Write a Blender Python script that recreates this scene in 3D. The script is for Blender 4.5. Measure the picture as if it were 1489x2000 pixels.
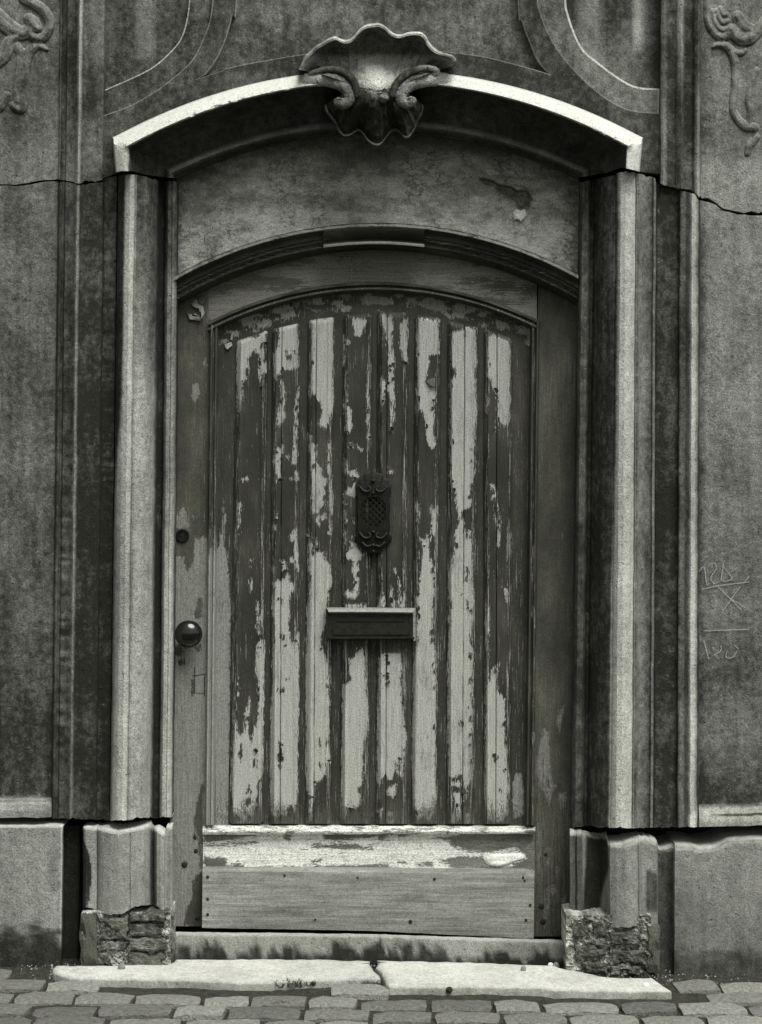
import bpy, bmesh, math, random
import numpy as np
from mathutils import Vector

random.seed(7)
for o in list(bpy.data.objects):
    bpy.data.objects.remove(o)
sc = bpy.context.scene

# ------------------------------------------------------------------ camera, sky, sun, exposure
S, D, H, CX, HY = 650.0, 6.0, 1.5, 744.5, 915.0     # pixels per metre on the wall plane, camera distance, eye height
cam = bpy.data.cameras.new('camera')
cam_o = bpy.data.objects.new('camera', cam)
sc.collection.objects.link(cam_o)
cam_o.location = (0, -D, H)
cam_o.rotation_euler = (math.radians(90), 0, 0)
cam.sensor_fit = 'VERTICAL'
cam.sensor_height = 36
cam.lens = 36 * S * D / 2000
cam.shift_y = -(1000 - HY) / 2000
cam.clip_start = 0.05
cam.clip_end = 500
sc.camera = cam_o

SUN_EL, SUN_AZ = 58.0, 28.0          # degrees; azimuth measured from straight out of the wall towards the right
world = bpy.data.worlds.new('World')
sc.world = world
world.use_nodes = True
wn = world.node_tree
wn.nodes.clear()
wo = wn.nodes.new('ShaderNodeOutputWorld')
bg = wn.nodes.new('ShaderNodeBackground')
bw = wn.nodes.new('ShaderNodeRGBToBW')           # the photograph is monochrome
sky = wn.nodes.new('ShaderNodeTexSky')
sky.sky_type = 'NISHITA'
sky.sun_disc = False
sky.sun_elevation = math.radians(SUN_EL)
sky.sun_rotation = math.radians(180 - SUN_AZ)
sky.dust_density = 4.0
sky.air_density = 1.5
bg.inputs['Strength'].default_value = 0.05
wn.links.new(sky.outputs[0], bw.inputs[0])
wn.links.new(bw.outputs[0], bg.inputs['Color'])
wn.links.new(bg.outputs[0], wo.inputs[0])

sun = bpy.data.lights.new('sun', 'SUN')
sun.energy = 1.5
sun.angle = math.radians(38)
sun.color = (1.0, 0.995, 0.97)
sun_o = bpy.data.objects.new('sun', sun)
sc.collection.objects.link(sun_o)
el, az = math.radians(SUN_EL), math.radians(SUN_AZ)
to_sun = Vector((math.sin(az) * math.cos(el), -math.cos(az) * math.cos(el), math.sin(el)))
sun_o.rotation_euler = to_sun.to_track_quat('Z', 'Y').to_euler()
sun_o.location = (3, -6, 8)

sc.view_settings.view_transform = 'Standard'
sc.view_settings.look = 'None'
sc.view_settings.exposure = 1.27
sc.view_settings.gamma = 1.0
sc.view_settings.use_curve_mapping = False
sc.render.engine = 'CYCLES'
sc.cycles.max_bounces = 5
sc.cycles.diffuse_bounces = 3
sc.cycles.glossy_bounces = 2

# ------------------------------------------------------------------ helpers: measuring and noise
def W(px, py, Y):
    """point on the plane at depth Y (negative = nearer the street) measured in photograph pixels"""
    k = (D + Y) / D
    return ((px - CX) / S * k, Y, H + (HY - py) / S * k)

def WA(PX, PY, YY):
    k = (D + YY) / D
    return np.stack([(PX - CX) / S * k, YY, H + (HY - PY) / S * k], -1)

_lx = [-500, 110, 240, 340, 760, 1120, 1240, 1350, 1900]
_lv = [.010, .011, .013, .0098, .006, .0125, .006, .003, .002]
def lean(px):
    return np.interp(px, _lx, _lv)

def ground_z(X):
    return .016 - .0125 * X

def G(px, py, h=0.0):
    """point on the ground (raised by h) seen at a photograph pixel"""
    Z = .016
    for _ in range(6):
        Y = S * D * (H - Z) / (py - HY) - D
        X = (px - CX) / S * (D + Y) / D
        Z = ground_z(X) + h
    return (X, Y, Z)

def _hash(ix, iy, seed):
    n = (ix.astype(np.int64) * 374761393 + iy.astype(np.int64) * 668265263 + seed * 974711) & 0x7fffffff
    n = ((n ^ (n >> 13)) * 1274126177) & 0x7fffffff
    n = n ^ (n >> 16)
    return (n & 0xffff) / 65535.0

def vn(x, y, seed=0):
    """value noise in 0..1"""
    x = np.asarray(x, float); y = np.asarray(y, float)
    ix, iy = np.floor(x), np.floor(y)
    fx, fy = x - ix, y - iy
    fx = fx * fx * (3 - 2 * fx); fy = fy * fy * (3 - 2 * fy)
    a = _hash(ix, iy, seed); b = _hash(ix + 1, iy, seed)
    c = _hash(ix, iy + 1, seed); d = _hash(ix + 1, iy + 1, seed)
    return (a * (1 - fx) + b * fx) * (1 - fy) + (c * (1 - fx) + d * fx) * fy

def fbm(x, y, seed=0, oct=3):
    s = 0; a = .5; t = 0
    for i in range(oct):
        s = s + a * vn(np.asarray(x) * 2 ** i, np.asarray(y) * 2 ** i, seed + i); t += a; a *= .5
    return s / t

def ss(a, b, x):
    t = np.clip((np.asarray(x, float) - a) / (b - a), 0, 1)
    return t * t * (3 - 2 * t)

def band(x, a, b, f=4.0):
    return ss(a - f, a + f, x) * (1 - ss(b - f, b + f, x))

def curve(pts):
    xs = [p[0] for p in pts]; ys = [p[1] for p in pts]
    return lambda x: np.interp(x, xs, ys)

# ------------------------------------------------------------------ helpers: objects
col = sc.collection

def tag(o, label=None, cat=None, group=None, kind=None):
    if cat and not kind: kind = 'thing'
    if label: o['label'] = label
    if cat: o['category'] = cat
    if group: o['group'] = group
    if kind: o['kind'] = kind
    return o

def empty(name, loc, label=None, cat=None, group=None, kind=None):
    o = bpy.data.objects.new(name, None)
    col.objects.link(o)
    o.location = loc
    o.empty_display_size = .1
    return tag(o, label, cat, group, kind)

def put(name, mesh, mat, parent=None, label=None):
    if mat and not mesh.materials:
        mesh.materials.append(mat)
    o = bpy.data.objects.new(name, mesh)
    col.objects.link(o)
    if parent is not None:
        o.parent = parent
        p = parent; M = Vector((0, 0, 0))
        while p is not None:
            if p.type == 'EMPTY':
                M = M + p.location
            p = p.parent
        from mathutils import Matrix
        o.matrix_parent_inverse = Matrix.Translation(-M) if parent.type == 'EMPTY' else Matrix.Identity(4)
    if label: o['label'] = label
    return o

def mesh_from(name, V, F, attrs=None, smooth=35):
    m = bpy.data.meshes.new(name)
    m.from_pydata([tuple(map(float, v)) for v in V], [], [tuple(map(int, f)) for f in F])
    if attrs:
        for k, a in attrs.items():
            at = m.attributes.new(k, 'FLOAT', 'POINT')
            at.data.foreach_set('value', np.asarray(a, np.float32).ravel())
    if smooth:
        m.polygons.foreach_set('use_smooth', [True] * len(m.polygons))
        m.set_sharp_from_angle(angle=math.radians(smooth))
    m.update()
    return m

def grid(name, PX, PY, YY, mat, parent, attrs=None, back=None, smooth=35, label=None, world=False):
    """front sheet from pixel arrays (rows down, columns right) with side walls running straight back to depth `back`"""
    P = PX if world else WA(PX, PY, YY)
    nr, nc = P.shape[:2]
    V = P.reshape(-1, 3)
    idx = np.arange(nr * nc).reshape(nr, nc)
    F = np.stack([idx[:-1, :-1], idx[1:, :-1], idx[1:, 1:], idx[:-1, 1:]], -1).reshape(-1, 4)
    at = {k: np.broadcast_to(np.asarray(a, float), (nr, nc)).ravel() for k, a in (attrs or {}).items()}
    if back is not None:
        loop = np.concatenate([idx[0, :-1], idx[:-1, -1], idx[-1, :0:-1], idx[:0:-1, 0]])
        B = V[loop].copy(); B[:, 1] = back
        n0 = len(V); m = len(loop)
        V = np.concatenate([V, V[loop], B])
        a = n0 + np.arange(m); b = n0 + (np.arange(m) + 1) % m
        F = np.concatenate([F, np.stack([a, b, b + m, a + m], -1)])
        at = {k: np.concatenate([x, x[loop], x[loop]]) for k, x in at.items()}
    return put(name, mesh_from(name, V, F, at, smooth), mat, parent, label)

def dense(prof, step=4.0, far=14.0):
    xs, ys = [], []
    for (x0, y0), (x1, y1) in zip(prof[:-1], prof[1:]):
        st = step if (-20 < x0 < 1520 and -20 < x1 < 1520) else far
        n = max(1, int(math.ceil(abs(x1 - x0) / st)))
        for i in range(n):
            t = i / n
            xs.append(x0 + (x1 - x0) * t); ys.append(y0 + (y1 - y0) * t)
    xs.append(prof[-1][0]); ys.append(prof[-1][1])
    return np.array(xs), np.array(ys)

def profile_piece(name, parent, prof, top, bot, mat, pale, back=.2, rowstep=9, rough=.0016, step=4.0, rag=0.0,
                  seed=1, use_lean=True, label=None, warp=None):
    """stone length: a horizontal profile (px, depth) run from the curve top(px) down to bot(px)"""
    x, y = dense(prof, step)
    t0 = top(x) if callable(top) else np.full_like(x, top)
    b0 = bot(x) if callable(bot) else np.full_like(x, bot)
    if rag:
        t0 = t0 + rag * 2.6 * (fbm(x / 7, x * 0 + 3.3, seed, 4) - .5) + rag * .9 * ss(.68, .8, vn(x / 5, x * 0 + 1.5, seed))
        b0 = b0 + rag * 2.6 * (fbm(x / 7, x * 0 + 8.3, seed + 5, 4) - .5) - rag * 1.2 * ss(.62, .8, vn(x / 6, x * 0 + 2.5, seed + 3))
    n = max(2, int(np.max(b0 - t0) / rowstep))
    t = np.linspace(0, 1, n)[:, None]
    PY = t0[None] + (b0 - t0)[None] * t
    XR = np.broadcast_to(x[None], PY.shape)
    PX = XR + (lean(XR) * (1000 - PY) if use_lean else 0) + 1.8 * (fbm(PY / 55, XR / 90, seed + 20) - .5) + .9 * (fbm(PY / 12, XR / 30, seed + 21) - .5)
    YY = np.broadcast_to(y[None], PY.shape) + rough * 2 * (fbm(XR / 22 + seed, PY / 40, seed) - .5) \
        + rough * .8 * (fbm(XR / 7, PY / 9, seed + 9) - .5)
    if warp is not None:
        YY = YY + warp(XR, PY)
    pa = pale(XR, PY) if callable(pale) else np.full(PY.shape, pale)
    return grid(name, PX, PY, YY, mat, parent, {'pale': pa}, back, label=label)

def poly_piece(name, parent, pts, Yf, Yb, mat, pale=.1, bevel=.004, label=None, segments=2, edge=.62):
    """extruded outline in pixels at depth Yf, bevelled towards the street"""
    bm = bmesh.new()
    vs = [bm.verts.new(W(px, py, Yf)) for px, py in pts]
    f = bm.faces.new(vs)
    bm.normal_update()
    if f.normal.y > 0:
        f.normal_flip()
    r = bmesh.ops.extrude_face_region(bm, geom=[f])
    for v in vs:
        v.co.y = Yb
    bm.normal_update()
    front = [e for e in bm.edges if all(abs(v.co.y - Yf) < 1e-5 for v in e.verts)]
    bmesh.ops.recalc_face_normals(bm, faces=bm.faces[:])
    if bevel:
        bmesh.ops.bevel(bm, geom=front, offset=bevel, segments=segments, affect='EDGES', clamp_overlap=True)
    bmesh.ops.triangulate(bm, faces=[f for f in bm.faces if len(f.verts) > 4])
    bmesh.ops.recalc_face_normals(bm, faces=bm.faces[:])
    m = bpy.data.meshes.new(name)
    bm.to_mesh(m); bm.free()
    at = m.attributes.new('pale', 'FLOAT', 'POINT')
    pv = np.array([pale + (edge if Yf + 2e-4 < v.co.y < Yb - 1e-3 else 0) for v in m.vertices], np.float32)   # paler arris
    at.data.foreach_set('value', pv)
    m.polygons.foreach_set('use_smooth', [True] * len(m.polygons))
    m.set_sharp_from_angle(angle=math.radians(40))
    return put(name, m, mat, parent, label)

def box_mesh(name, x0, x1, y0, y1, z0, z1, bevel=.002, seg=2):
    bm = bmesh.new()
    r = bmesh.ops.create_cube(bm, size=1)
    for v in bm.verts:
        v.co = Vector(((x0 + x1) / 2 + v.co.x * (x1 - x0), (y0 + y1) / 2 + v.co.y * (y1 - y0), (z0 + z1) / 2 + v.co.z * (z1 - z0)))
    if bevel:
        bmesh.ops.bevel(bm, geom=bm.edges[:], offset=bevel, segments=seg, affect='EDGES')
    m = bpy.data.meshes.new(name)
    bm.to_mesh(m); bm.free()
    m.polygons.foreach_set('use_smooth', [True] * len(m.polygons))
    m.set_sharp_from_angle(angle=math.radians(40))
    return m

def pbox(name, parent, px0, px1, py0, py1, yf, yb, mat, bevel=.002, label=None, skew=0.0, attrs=None):
    """box whose front face covers the pixel rectangle at depth yf"""
    a = W(px0, py1, yf); b = W(px1, py0, yf)
    m = box_mesh(name, a[0], b[0], yf, yb, a[2], b[2], bevel)
    if skew:
        w = b[0] - a[0]
        for v in m.vertices:
            v.co.z -= skew / S * (v.co.x - a[0]) / w
    for k, val in (attrs or {}).items():
        at = m.attributes.new(k, 'FLOAT', 'POINT')
        at.data.foreach_set('value', np.full(len(m.vertices), val, np.float32))
    return put(name, m, mat, parent, label)

def smooth_path(pts, n=6):
    P = np.array(pts, float)
    out = []
    for i in range(len(P) - 1):
        p0 = P[max(i - 1, 0)]; p1 = P[i]; p2 = P[i + 1]; p3 = P[min(i + 2, len(P) - 1)]
        for k in range(n):
            t = k / n
            out.append(.5 * ((2 * p1) + (p2 - p0) * t + (2 * p0 - 5 * p1 + 4 * p2 - p3) * t * t + (3 * p1 - p0 - 3 * p2 + p3) * t ** 3))
    out.append(P[-1])
    return np.array(out)

def tube(name, parent, pts, mat, ring=12, n=6, flat=.9, label=None, ridges=0):
    """carved roll following a pixel path; pts = (px, py, depth, radius in px, pale)"""
    P = smooth_path(pts, n)
    C = WA(P[:, 0], P[:, 1], P[:, 2])
    R = P[:, 3] / S
    T = np.gradient(C, axis=0)
    T /= np.linalg.norm(T, axis=1)[:, None] + 1e-9
    N = np.cross(T, np.array([0, 1, 0]))
    N /= np.linalg.norm(N, axis=1)[:, None] + 1e-9
    V = []; F = []; A = []
    for i in range(len(P)):
        for k in range(ring):
            a = 2 * math.pi * k / ring
            rr_ = R[i] * (1 + .14 * (float(vn(i * .7, k * .8, ring)) - .5))
            V.append(C[i] + N[i] * rr_ * math.cos(a) + np.array([0, 1, 0]) * rr_ * flat * math.sin(a))
            A.append(P[i, 4])
    for i in range(len(P) - 1):
        for k in range(ring):
            k2 = (k + 1) % ring
            F.append((i * ring + k, i * ring + k2, (i + 1) * ring + k2, (i + 1) * ring + k))
    for i, s in ((0, -1), (len(P) - 1, 1)):
        V.append(C[i] + T[i] * R[i] * .6 * s); A.append(P[i, 4])
        c = len(V) - 1
        for k in range(ring):
            k2 = (k + 1) % ring
            F.append((c, i * ring + k2, i * ring + k) if s < 0 else (c, i * ring + k, i * ring + k2))
    m = mesh_from(name, V, F, {'pale': A}, 60)
    bm = bmesh.new(); bm.from_mesh(m); bmesh.ops.recalc_face_normals(bm, faces=bm.faces[:]); bm.to_mesh(m); bm.free()
    return put(name, m, mat, parent, label)

# ------------------------------------------------------------------ materials
def T(g):
    """neutral print tone with the photograph's faint olive cast"""
    return (g, g * 1.015, g * (.71 + .20 * min(1, g / .22)), 1)

class NT:
    def __init__(s, name):
        s.m = bpy.data.materials.new(name); s.m.use_nodes = True
        s.t = s.m.node_tree; s.t.nodes.clear()
        s.out = s.t.nodes.new('ShaderNodeOutputMaterial')
        s.b = s.t.nodes.new('ShaderNodeBsdfPrincipled')
        s.t.links.new(s.b.outputs[0], s.out.inputs[0])
        s.tc = s.t.nodes.new('ShaderNodeTexCoord')
        s.b.inputs['Specular IOR Level'].default_value = .3
    def set(s, sock, v):
        if hasattr(v, 'is_linked') or isinstance(v, bpy.types.NodeSocket):
            s.t.links.new(v, sock)
        else:
            sock.default_value = v
    def noise(s, scale=(1, 1, 1), detail=3, rough=.55, off=(0, 0, 0)):
        mp = s.t.nodes.new('ShaderNodeMapping')
        mp.inputs['Scale'].default_value = scale
        mp.inputs['Location'].default_value = off
        s.t.links.new(s.tc.outputs['Object'], mp.inputs[0])
        n = s.t.nodes.new('ShaderNodeTexNoise')
        n.inputs['Scale'].default_value = 1
        n.inputs['Detail'].default_value = detail
        n.inputs['Roughness'].default_value = rough
        s.t.links.new(mp.outputs[0], n.inputs['Vector'])
        return s.math('MULTIPLY_ADD', n.outputs[0], 2.0, -.5)
    def math(s, op, a, b=0.0, c=None, clamp=False):
        n = s.t.nodes.new('ShaderNodeMath'); n.operation = op; n.use_clamp = clamp
        s.set(n.inputs[0], a); s.set(n.inputs[1], b)
        if c is not None: s.set(n.inputs[2], c)
        return n.outputs[0]
    def lin(s, x, mul, add):
        return s.math('MULTIPLY_ADD', x, mul, add)
    def step(s, x, lo, hi):
        n = s.t.nodes.new('ShaderNodeMapRange'); n.interpolation_type = 'SMOOTHSTEP'
        s.set(n.inputs[0], x); n.inputs[1].default_value = lo; n.inputs[2].default_value = hi
        return n.outputs[0]
    def attr(s, name):
        n = s.t.nodes.new('ShaderNodeAttribute'); n.attribute_name = name
        return n.outputs['Fac']
    def mix(s, f, a, b, mode='MIX'):
        n = s.t.nodes.new('ShaderNodeMix'); n.data_type = 'RGBA'; n.blend_type = mode
        s.set(n.inputs[0], f); s.set(n.inputs[6], a); s.set(n.inputs[7], b)
        return n.outputs[2]
    def scale_col(s, colr, f):
        n = s.t.nodes.new('ShaderNodeVectorMath'); n.operation = 'SCALE'
        s.set(n.inputs[0], colr if not isinstance(colr, tuple) else colr[:3]); s.set(n.inputs[3], f)
        return n.outputs[0]
    def bump(s, h, dist=.002, strength=1.0, normal=None):
        n = s.t.nodes.new('ShaderNodeBump')
        n.inputs['Distance'].default_value = dist
        n.inputs['Strength'].default_value = strength
        s.set(n.inputs['Height'], h)
        if normal is not None: s.t.links.new(normal, n.inputs['Normal'])
        return n.outputs[0]
    def done(s, colr, rough=.85, normal=None):
        s.set(s.b.inputs['Base Color'], colr)
        s.set(s.b.inputs['Roughness'], rough)
        if normal is not None: s.t.links.new(normal, s.b.inputs['Normal'])
        return s.m

def stone_mat(name, soot=.030, pale=.52, streak=.22, blotch=.30, grain=.55, chips=.25, pit=1.0, bumpd=.0028):
    """weathered limestone: `pale` mixes black crust to washed stone, with some painted light and shade"""
    n = NT(name)
    a = n.attr('pale')
    big = n.noise((6, 6, 5), 3, .65)
    st = n.noise((38, 38, 2.6), 2, .6, (3, 1, 2))
    mid = n.noise((48, 48, 42), 4, .72, (8, 2, 5))
    fine = n.noise((235, 235, 235), 1, .6)
    v = n.math('ADD', a, n.lin(big, blotch * .7, -blotch * .35))
    v = n.math('ADD', v, n.lin(st, streak * .6, -streak * .3))
    v = n.math('ADD', v, n.lin(mid, blotch * .8, -blotch * .4))
    v = n.math('MAXIMUM', v, n.lin(a, .35, 0))
    f = n.math('POWER', n.math('MINIMUM', n.math('MAXIMUM', v, 0.0), 1.0), 1.35)
    c = n.mix(f, T(soot), T(pale))
    # small chipped or limed flecks
    sp = n.step(n.math('ADD', n.lin(mid, .5, 0), n.lin(fine, .6, 0)), .86, 1.0)
    c = n.mix(n.math('MULTIPLY', sp, chips), c, T(pale * .6))
    pits = n.step(n.noise((62, 62, 62), 1, .5, (9, 9, 9)), .88, 1.02)
    c = n.scale_col(c, n.math('MULTIPLY', n.lin(fine, grain * 1.7, 1 - grain * .85), n.lin(pits, -.25 * pit, 1.0)))
    h = n.math('ADD', n.lin(mid, .7, 0), n.lin(fine, .3, 0))
    h = n.math('SUBTRACT', h, n.lin(pits, .7 * pit, 0))
    return n.done(c, .95, n.bump(h, bumpd, .75))

def paint_mat(name, dark=.045, light=.34, wood=.07, a1=9, a2=5, vertical=True, soft=.8, vary=.5, gloss=.6, grain=.34, dist=.0018, iso=False, coat=.13, scuff=.35):
    """old dark paint flaking off a paler coat; `peel` is the signed distance (px) to the edge of a bare patch"""
    n = NT(name)
    L = (150, 150, 30) if vertical else (30, 150, 150)
    L2 = (330, 330, 95) if vertical else (95, 330, 330)
    Lw = (300, 300, 9) if vertical else (9, 300, 300)
    if iso: L, L2, Lw = (70, 70, 85), (240, 240, 280), (60, 200, 120)
    peel = n.attr('peel'); wear = n.attr('wear'); rot = n.attr('rot')
    n1 = n.noise(L, 3, .65); n2 = n.noise(L2, 2, .65, (2, 3, 4)); ns = n.noise(Lw, 3, .65, (5, 1, 7))
    big = n.noise((9, 9, 4) if vertical else (4, 9, 9), 3, .65, (1, 1, 1))
    v = n.math('ADD', peel, n.lin(n1, a1, -a1 / 2))
    v = n.math('ADD', v, n.lin(n2, a2, -a2 / 2))
    mask = n.step(v, -soft, soft)
    # rim of an older, middle coat round each bare patch
    v2 = n.math('ADD', peel, n.math('ADD', n.lin(ns, 9, -5.5), n.lin(n2, 6, -3)))
    rim = n.step(v2, -2.2, -1.0)
    w = n.step(n.math('ADD', n.lin(ns, 1.0, 0), n.math('ADD', n.lin(n2, .35, -.17), wear)), 1.0, 1.14)
    mask = n.math('MAXIMUM', mask, n.math('MULTIPLY', w, .75))
    r = n.step(n.math('ADD', rot, n.lin(n1, 1.1, -.55)), .5, .62)
    r = n.math('MAXIMUM', r, n.math('MULTIPLY', n.step(n.math('ADD', n.math('MULTIPLY', rot, 2.0), n.lin(n2, 1.4, -.7)), .62, .75), .7))
    dk = n.scale_col(T(dark), n.lin(big, vary * 2, 1 - vary))
    # scuffs: thin greyed places in the dark coat, grime on the pale one
    sc1 = n.math('MULTIPLY', n.step(n.math('ADD', n.lin(big, .7, 0), n.lin(ns, .7, 0)), .72, 1.15), scuff)
    dk = n.mix(sc1, dk, T(coat))
    grime = n.step(n.math('ADD', n.lin(big, .8, 0), n.lin(n1, .6, 0)), .75, 1.25)
    lt = n.scale_col(T(light), n.math('MULTIPLY', n.lin(grime, -.48, 1.08), n.lin(ns, .5, .75)))
    if not iso:
        chk = n.step(n.noise((430, 430, 5) if vertical else (5, 430, 430), 2, .6, (6, 2, 8)), .86, 1.02)
        lt = n.scale_col(lt, n.lin(chk, -.62, 1.0))
        dk = n.scale_col(dk, n.lin(chk, -.45, 1.0))
    c = n.mix(n.math('MULTIPLY', rim, .75), dk, T(coat))
    c = n.mix(mask, c, lt)
    wd = n.scale_col(T(wood), n.lin(ns, 1.6, .2))
    c = n.mix(r, c, wd)
    h = n.math('SUBTRACT', n.lin(ns, .4, 0), n.math('MULTIPLY', mask, .9))
    if iso:
        vo = n.t.nodes.new('ShaderNodeTexVoronoi'); vo.feature = 'DISTANCE_TO_EDGE'; vo.inputs['Scale'].default_value = 1
        mp = n.t.nodes.new('ShaderNodeMapping'); mp.inputs['Scale'].default_value = (24, 24, 48)
        ad = n.t.nodes.new('ShaderNodeVectorMath'); ad.operation = 'MULTIPLY_ADD'
        cb = n.t.nodes.new('ShaderNodeCombineXYZ')
        n.set(cb.inputs[0], n1); n.set(cb.inputs[1], n1); n.set(cb.inputs[2], n2)
        n.t.links.new(n.tc.outputs['Object'], mp.inputs[0]); n.t.links.new(cb.outputs[0], ad.inputs[0])
        ad.inputs[1].default_value = (.8, .8, .8); n.t.links.new(mp.outputs[0], ad.inputs[2])
        n.t.links.new(ad.outputs[0], vo.inputs['Vector'])
        ck = n.math('MULTIPLY', n.step(vo.outputs[0], .05, .0), n.step(big, .45, .75))
        c = n.mix(n.math('MULTIPLY', ck, .75), c, T(.03))
        h = n.math('SUBTRACT', h, n.math('MULTIPLY', ck, 1.2))
    c = n.scale_col(c, n.lin(n.noise((240, 240, 240), 1, .6, (3, 3, 1)), grain * 2, 1 - grain))
    h = n.math('SUBTRACT', h, n.math('MULTIPLY', r, .7))
    h = n.math('ADD', h, n.lin(n2, .3, 0))
    rough = n.lin(mask, .9 - gloss, gloss)
    return n.done(c, rough, n.bump(h, dist, .85))

def plain_mat(name, tone, rough=.8, vary=.4, scale=60, metal=0.0, bumpd=.001, spec=.3):
    n = NT(name)
    a = n.noise((scale, scale, scale), 4, .6)
    b = n.noise((300, 300, 300), 2, .6)
    c = n.scale_col(T(tone), n.math('MULTIPLY', n.lin(a, vary * 2, 1 - vary), n.lin(b, .4, .8)))
    n.b.inputs['Metallic'].default_value = metal
    n.b.inputs['Specular IOR Level'].default_value = spec
    return n.done(c, rough, n.bump(a, bumpd, .6))

M_STONE = stone_mat('sooty_limestone', soot=.016, pale=.56, streak=.20, blotch=.42, grain=.5)
M_HOOD = stone_mat('washed_limestone', soot=.014, pale=.58, streak=.08, blotch=.18, grain=.42, chips=.05)
M_SHELL = stone_mat('carved_shell_stone', soot=.016, pale=.54, streak=.1, blotch=.42, grain=.55, chips=.2, pit=2, bumpd=.006)
M_PLINTH = stone_mat('plinth_limestone', soot=.016, pale=.52, streak=.2, blotch=.24, grain=.45, chips=.3)
M_SLAB = stone_mat('worn_paving_stone', soot=.10, pale=.56, streak=.0, blotch=.5, grain=.34, chips=.15)
M_CORE = plain_mat('dark_backing', .02)  # dark tone painted in for the shade inside the gaps
M_BRICK = stone_mat('crumbling_brick', soot=.045, pale=.42, streak=.0, blotch=.9, grain=.6, chips=.5, pit=2)
M_BRICK2 = stone_mat('patching_stone', soot=.07, pale=.30, streak=.05, blotch=.35, grain=.45, chips=.2)
M_MORTAR = stone_mat('lime_mortar', soot=.04, pale=.52, streak=.1, blotch=.9, grain=.6, chips=.6, pit=2)
M_SCRATCH = plain_mat('scratched_stone', .30, .9, .5, 200)
M_PLANK = paint_mat('flaking_plank_paint', dark=.032, light=.33, vary=.5, coat=.11, a1=11, a2=7)
M_SHEET = paint_mat('panel_paint', dark=.034, light=.20, vary=.35, scuff=.4, coat=.10)
M_STILE = paint_mat('stile_paint', dark=.058, light=.18, vary=.5, scuff=.6, coat=.13)
M_RAIL = paint_mat('rail_paint', dark=.075, light=.165, vertical=False, vary=.5, scuff=.5, coat=.15)
M_BOTTOM = paint_mat('bottom_rail_paint', dark=.14, light=.64, wood=.09, vertical=False, vary=.5, a1=10, a2=10, coat=.24, scuff=.6)
M_TRANSOM = paint_mat('transom_paint', dark=.17, light=.38, coat=.16, iso=True, vary=.5, a1=9, a2=8, soft=9, dist=.0026, grain=.4)
M_BEAM = paint_mat('arched_beam_paint', dark=.026, light=.16, vertical=False, vary=.7)
M_MOULD = paint_mat('door_moulding_paint', dark=.042, light=.24)
M_FRAMEW = paint_mat('frame_paint', dark=.055, light=.20)
M_IRON = plain_mat('black_iron', .010, .55, .6, 120, .4, .001)
M_KNOB = plain_mat('polished_black_knob', .006, .13, .3, 30, .0, .0, .6)
M_SLOT = plain_mat('letter_box_metal', .022, .42, .5, 80, .35, .0008)
M_NAIL = plain_mat('rusty_nail', .02, .8, .5, 200)
M_SETT = None
M_EARTH = None
M_LITTER = plain_mat('pale_litter', .75, .8, .2, 90)
M_LEAF = plain_mat('dry_weed', .07, .8, .5, 90)
M_PEBBLE = plain_mat('grey_pebble', .2, .9, .5, 90)

def kick_mat():
    n = NT('bare_board')
    g = n.noise((5, 60, 85), 5, .65)
    g2 = n.noise((14, 300, 420), 3, .6, (3, 3, 3))
    big = n.noise((3.5, 5, 9), 3, .6, (7, 0, 0))
    f = n.math('ADD', n.lin(g, 1.1, -.15), n.lin(big, .9, -.45))
    c = n.mix(n.step(f, -.4, 1.4), T(.12), T(.33))
    c = n.scale_col(c, n.lin(g2, .4, .8))
    c = n.scale_col(c, n.lin(n.noise((240, 240, 240), 1, .6), .6, .7))
    blot = n.step(n.noise((18, 18, 24), 4, .7, (2, 5, 1)), .55, 1.1)
    c = n.scale_col(c, n.lin(blot, -.4, 1.05))
    h = n.math('ADD', n.lin(g2, .6, 0), n.lin(g, .4, 0))
    return n.done(c, .85, n.bump(h, .0012, .6))
M_KICK = kick_mat()

def sett_mat():
    n = NT('worn_sett')
    oi = n.t.nodes.new('ShaderNodeObjectInfo')
    a = n.noise((55, 55, 55), 4, .7); b = n.noise((235, 235, 235), 1, .6)
    c = n.scale_col(T(.185), n.lin(oi.outputs['Random'], .8, .62))
    c = n.scale_col(c, n.math('MULTIPLY', n.lin(a, .9, .55), n.lin(b, .6, .7)))
    return n.done(c, .85, n.bump(n.math('ADD', a, n.lin(b, .4, 0)), .007, .8))
M_SETT = sett_mat()

def earth_mat():
    n = NT('joint_earth')
    a = n.noise((60, 60, 60), 5, .65); b = n.noise((260, 260, 260), 2, .6)
    c = n.scale_col(T(.045), n.math('MULTIPLY', n.lin(a, 1.6, .2), n.lin(b, .9, .55)))
    return n.done(c, .95, n.bump(n.math('ADD', a, b), .006, .9))
M_EARTH = earth_mat()

# ================================================================== GROUND
ground_bm = bmesh.new()
gx = list(np.linspace(-40, -3, 4)) + list(np.linspace(-2.6, 2.6, 53)) + list(np.linspace(3, 40, 4))
gy = list(np.linspace(-60, -3, 5)) + list(np.linspace(-2.6, .3, 60))
GV = []
for yy in gy:
    for xx in gx:
        GV.append((xx, yy, (ground_z(max(-2.6, min(2.6, xx)))) - .016 + .010 * (float(fbm(xx * 14, yy * 14, 3)) - .5)))
nx = len(gx)
GF = [(j * nx + i, j * nx + i + 1, (j + 1) * nx + i + 1, (j + 1) * nx + i) for j in range(len(gy) - 1) for i in range(nx - 1)]
ground = put('ground', mesh_from('ground', GV, GF, None, 60), M_EARTH)
tag(ground, 'dark earth bed of the street under the paving setts', None, None, 'structure')

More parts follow.
